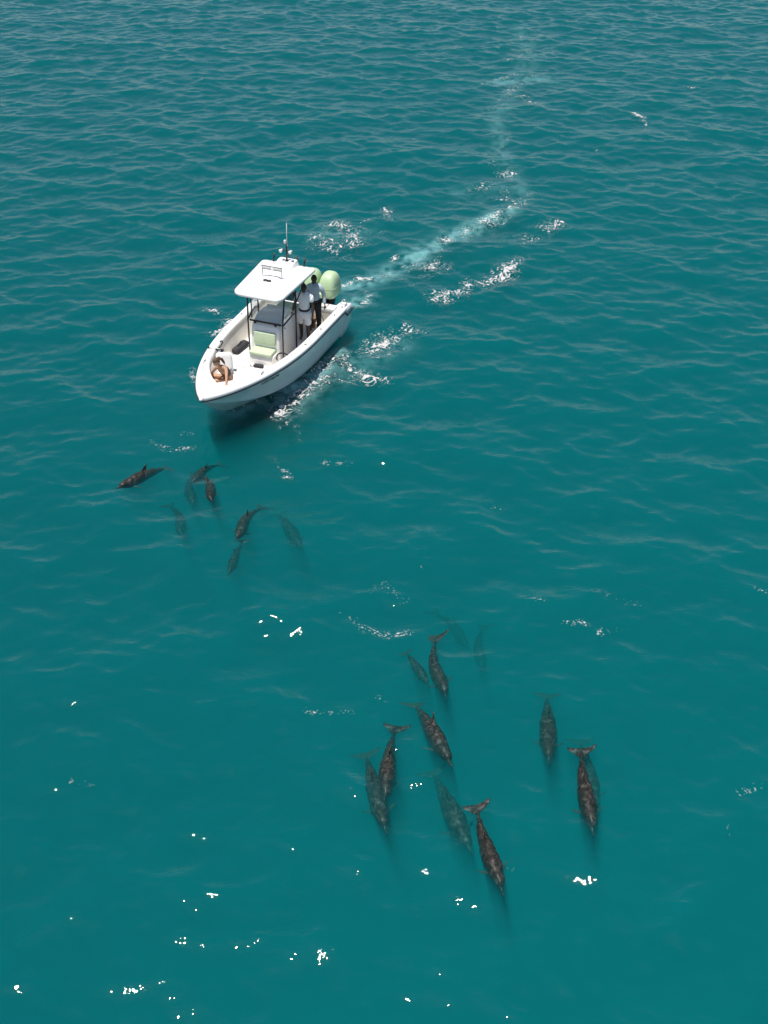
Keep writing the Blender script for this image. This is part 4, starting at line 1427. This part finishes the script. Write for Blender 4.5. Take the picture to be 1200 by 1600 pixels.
def sitting_woman():
    base = Vector((5.0, -0.2, SOLE_BOW))
    def L(x, y, z, *r):
        return (x - base.x, y - base.y, z - base.z, *r)
    B = MB()
    J = {'pel': L(4.96, -0.12, 0.79, 0.125, 0.15), 'bel': L(5.07, -0.12, 0.95, 0.10, 0.12), 'che': L(5.22, -0.12, 1.13, 0.105, 0.135), 'nb': L(5.33, -0.13, 1.28, 0.062, 0.075), 'nk': L(5.38, -0.15, 1.335, 0.043), 'hd': L(5.42, -0.17, 1.40, 0.042)}
    E_ = [('pel', 'bel'), ('bel', 'che'), ('che', 'nb'), ('nb', 'nk'), ('nk', 'hd')]
    J['shl'] = L(5.37, 0.03, 1.27, 0.054); J['ell'] = L(5.64, 0.16, 1.19, 0.036); J['wrl'] = L(5.83, 0.25, 1.155, 0.025)
    J['shr'] = L(5.30, -0.29, 1.23, 0.054); J['elr'] = L(5.28, -0.45, 1.03, 0.036); J['wrr'] = L(5.20, -0.47, 0.87, 0.025)
    for nm in 'lr':
        E_ += [('nb', 'sh' + nm), ('sh' + nm, 'el' + nm), ('el' + nm, 'wr' + nm)]
    J['hil'] = L(5.05, -0.06, 0.77, 0.095); J['knl'] = L(5.32, -0.36, 0.82, 0.062); J['cal'] = L(5.20, -0.40, 0.73, 0.052); J['anl'] = L(5.02, -0.42, 0.69, 0.035); J['tol'] = L(4.90, -0.44, 0.67, 0.030)
    J['hir'] = L(4.96, -0.22, 0.77, 0.095); J['knr'] = L(5.10, -0.60, 0.80, 0.062); J['car'] = L(4.98, -0.58, 0.73, 0.052); J['anr'] = L(4.82, -0.48, 0.69, 0.035); J['tor'] = L(4.72, -0.44, 0.67, 0.030)
    for nm in 'lr':
        E_ += [('pel', 'hi' + nm), ('hi' + nm, 'kn' + nm), ('kn' + nm, 'ca' + nm), ('ca' + nm, 'an' + nm), ('an' + nm, 'to' + nm)]
    B.add(*skin_geo(J, E_, 'pel', 2))
    hand_into(B, J['wrl'][:3], (0.75, 0.45, -0.25), (-0.5, -0.8, 0.1), 0.15)
    hand_into(B, J['wrr'][:3], (-0.2, 0.1, -0.6), (0.6, 0.5, 0), 0.2)
    hc = Vector(L(5.455, -0.195, 1.475))
    hd, hair, eyes, Rm = head_geo(hc, R(-30), R(32), 0.95)
    B.add(hd.v, hd.f)
    o = B.build('person', M['skin_light'])
    tag(o, 'woman in black swimwear sitting in the bow, leaning one hand on the gunwale', 'person')
    h = mesh('hair', hair[0], hair[1], M['hair_brown'], o)
    mb = MB()
    mb.ball(hc + Rm @ Vector((-0.10, 0, 0.03)), (0.055, 0.05, 0.05))
    mb.tube([hc + Rm @ Vector((-0.12, 0, 0.02)), hc + Rm @ Vector((-0.15, 0.01, -0.05)), hc + Rm @ Vector((-0.14, 0.02, -0.16)), hc + Rm @ Vector((-0.12, 0.02, -0.24))], [0.03, 0.038, 0.03, 0.008], 10)
    mb.build('ponytail', M['hair_brown'], h)
    for e in eyes:
        mb = MB(); mb.ball(e, 0.009, 8, 6); mb.build('eye', M['eye'], o)
    S_ = {'bel': L(5.03, -0.12, 0.90, 0.112, 0.135), 'che': L(5.20, -0.12, 1.10, 0.116, 0.146), 'up': L(5.27, -0.125, 1.19, 0.10, 0.125)}
    mb = MB(); mb.add(*skin_geo(S_, [('bel', 'che'), ('che', 'up')], 'bel', 2)); mb.build('swimsuit_top', M['swim'], o)
    S_ = {'pel': L(4.96, -0.12, 0.79, 0.138, 0.165), 'b': L(5.04, -0.12, 0.91, 0.113, 0.136), 'l': L(5.06, -0.07, 0.775, 0.103), 'r': L(4.97, -0.24, 0.775, 0.103)}
    mb = MB(); mb.add(*skin_geo(S_, [('pel', 'b'), ('pel', 'l'), ('pel', 'r')], 'pel', 2)); mb.build('swimsuit_bottom', M['swim'], o)
    place(o, base)
    return o


sitting_woman()

# ------------------------------------------------------------------ things lying about on board
def lumpy(mb, amp, seed, freq=9):
    r_ = np.random.default_rng(seed)
    ph = r_.uniform(0, 6.28, (4, 3)); fq = r_.uniform(0.5, 1.2, (4, 3)) * freq
    for p in mb.v:
        d = sum(math.sin(p.x * fq[i, 0] + ph[i, 0]) * math.sin(p.y * fq[i, 1] + ph[i, 1]) * math.sin(p.z * fq[i, 2] + ph[i, 2]) for i in range(4))
        p += Vector((d, d * 0.7, d * 0.8)) * amp
    return mb


# white bolster leaning in the starboard bow
mb = MB(); mb.box((0, 0, 0.30), (0.20, 0.44, 0.56), 0.09, (0, R(-14), R(30)), seg=5); lumpy(mb, 0.010, 2)
bol = mb.build('bolster', M['whitecloth'])
tag(bol, 'white rounded bolster cushion propped up beside the seated woman', 'cushion')
place(bol, (4.27, -0.62, SOLE))
mb = MB(); mb.tube([(0.15 * math.cos(t), 0.22 * math.sin(t), 0.55 + 0.02 * math.sin(3 * t)) for t in [R(40 + 12 * k) for k in range(9)]], 0.008, 6); mb.build('piping', M['whitecloth'], bol)
# navy pennant on a short white staff
pen = empty('pennant')
tag(pen, 'navy blue triangular pennant with white mark hanging from a short staff by the starboard gunwale', 'flag')
mb = MB(); mb.tube([(0, 0, 0), (0.02, 0.17, 0.03), (0.05, 0.36, 0.05)], 0.012, 8); mb.build('staff', M['gel'], pen)
mb = MB(); mb.ball((0, 0, 0), 0.03); mb.build('staff_socket', M['black'], pen)
v, f = [], []
nn = 9
for i in range(nn):
    for j in range(nn - i):
        a, b_ = i / (nn - 1), j / (nn - 1)
        p = Vector((0.03 + 0.015 * math.sin(9 * a + 4 * b_), 0.22 + 0.26 * b_ + 0.10 * a, 0.045 - 0.26 * a)) 
        v.append(p)
def ti(i, j):
    return sum(nn - k for k in range(i)) + j
for i in range(nn - 1):
    for j in range(nn - 1 - i):
        f.append([ti(i, j), ti(i, j + 1), ti(i + 1, j)])
        if j < nn - 2 - i:
            f.append([ti(i, j + 1), ti(i + 1, j + 1), ti(i + 1, j)])
fl = mesh('cloth', v, f, M['navy'], pen)
fl.modifiers.new('t', 'SOLIDIFY').thickness = 0.006
mb = MB(); mb.box((0.052, 0.34, -0.02), (0.006, 0.10, 0.02), 0.002, (R(20), 0, 0)); mb.box((0.052, 0.33, -0.055), (0.006, 0.06, 0.018), 0.002, (R(20), 0, 0)); mb.build('cloth_mark', M['whitecloth'], fl)
place(pen, (4.20, -1.10, zs(4.2) + CT + 0.03))
# black duffel bag and a grey sack against the starboard side
mb = MB(); mb.box((0, 0, 0.085), (0.66, 0.22, 0.16), 0.07, (0, 0, R(-4)), seg=5); lumpy(mb, 0.014, 4)
bag = mb.build('duffel_bag', M['darkgrey'])
tag(bag, 'black duffel bag lying against the starboard side of the cockpit', 'bag')
mb = MB(); mb.tube([(-0.15, -0.03, 0.155), (-0.10, -0.02, 0.21), (0.05, 0.0, 0.22), (0.13, 0.0, 0.155)], 0.013, 6); mb.build('handle', M['black'], bag)
place(bag, (2.98, -0.80, SOLE))
# black pouch with a shiny clip at the foot of the console seat
mb = MB(); mb.box((0, 0, 0.045), (0.13, 0.27, 0.085), 0.035, (0, 0, R(8)), seg=4); lumpy(mb, 0.007, 8, 18)
pou = mb.build('pouch', M['darkgrey'])
tag(pou, 'black pouch with a silver clip on the deck in front of the green seat', 'pouch')
mb = MB(); mb.tube([(0.02 + 0.035 * math.cos(t), -0.19 + 0.055 * math.sin(t), 0.03) for t in [2 * math.pi * k / 14 for k in range(14)]], 0.011, 6, True); mb.build('clip', M['steel'], pou)
place(pou, (3.70, 0.10, SOLE + 0.010))
# small dark loudspeaker on the bow platform behind the woman
mb = MB(); mb.tube([(0, -0.07, 0.055), (0, -0.065, 0.055), (0, 0.065, 0.055), (0, 0.07, 0.055)], [0.045, 0.054, 0.054, 0.045], 14)
spk = mb.build('portable_speaker', M['grey'])
tag(spk, 'small dark grey portable speaker on the bow platform behind the woman', 'speaker')
mb = MB(); mb.tube([(0, -0.05, 0.10), (0, 0, 0.125), (0, 0.05, 0.10)], 0.008, 6); mb.build('handle', M['black'], spk)
place(spk, (4.56, -0.30, SOLE_BOW))
# tan basket at the stern
mb = MB()
rs = []
for z, a in ((0.0, 0.13), (0.12, 0.15), (0.28, 0.165), (0.285, 0.15), (0.10, 0.13)):
    rs.append([Vector((a * 0.9 * math.cos(t), a * 1.1 * math.sin(t), z)) for t in [2 * math.pi * k / 20 for k in range(20)]])
mb.rings(rs, cap=False); mb.add([p for p in rs[-1]], [list(range(20))])
bk = mb.build('basket', M['wood'])
tag(bk, 'tan basket on the cockpit floor behind the man in blue grey', 'basket')
mb = MB(); mb.tube([(0.155 * math.cos(t), 0.185 * math.sin(t), 0.285) for t in [2 * math.pi * k / 20 for k in range(20)]], 0.014, 6, True); mb.build('rim', M['wood'], bk)
place(bk, (0.98, 0.45, SOLE))
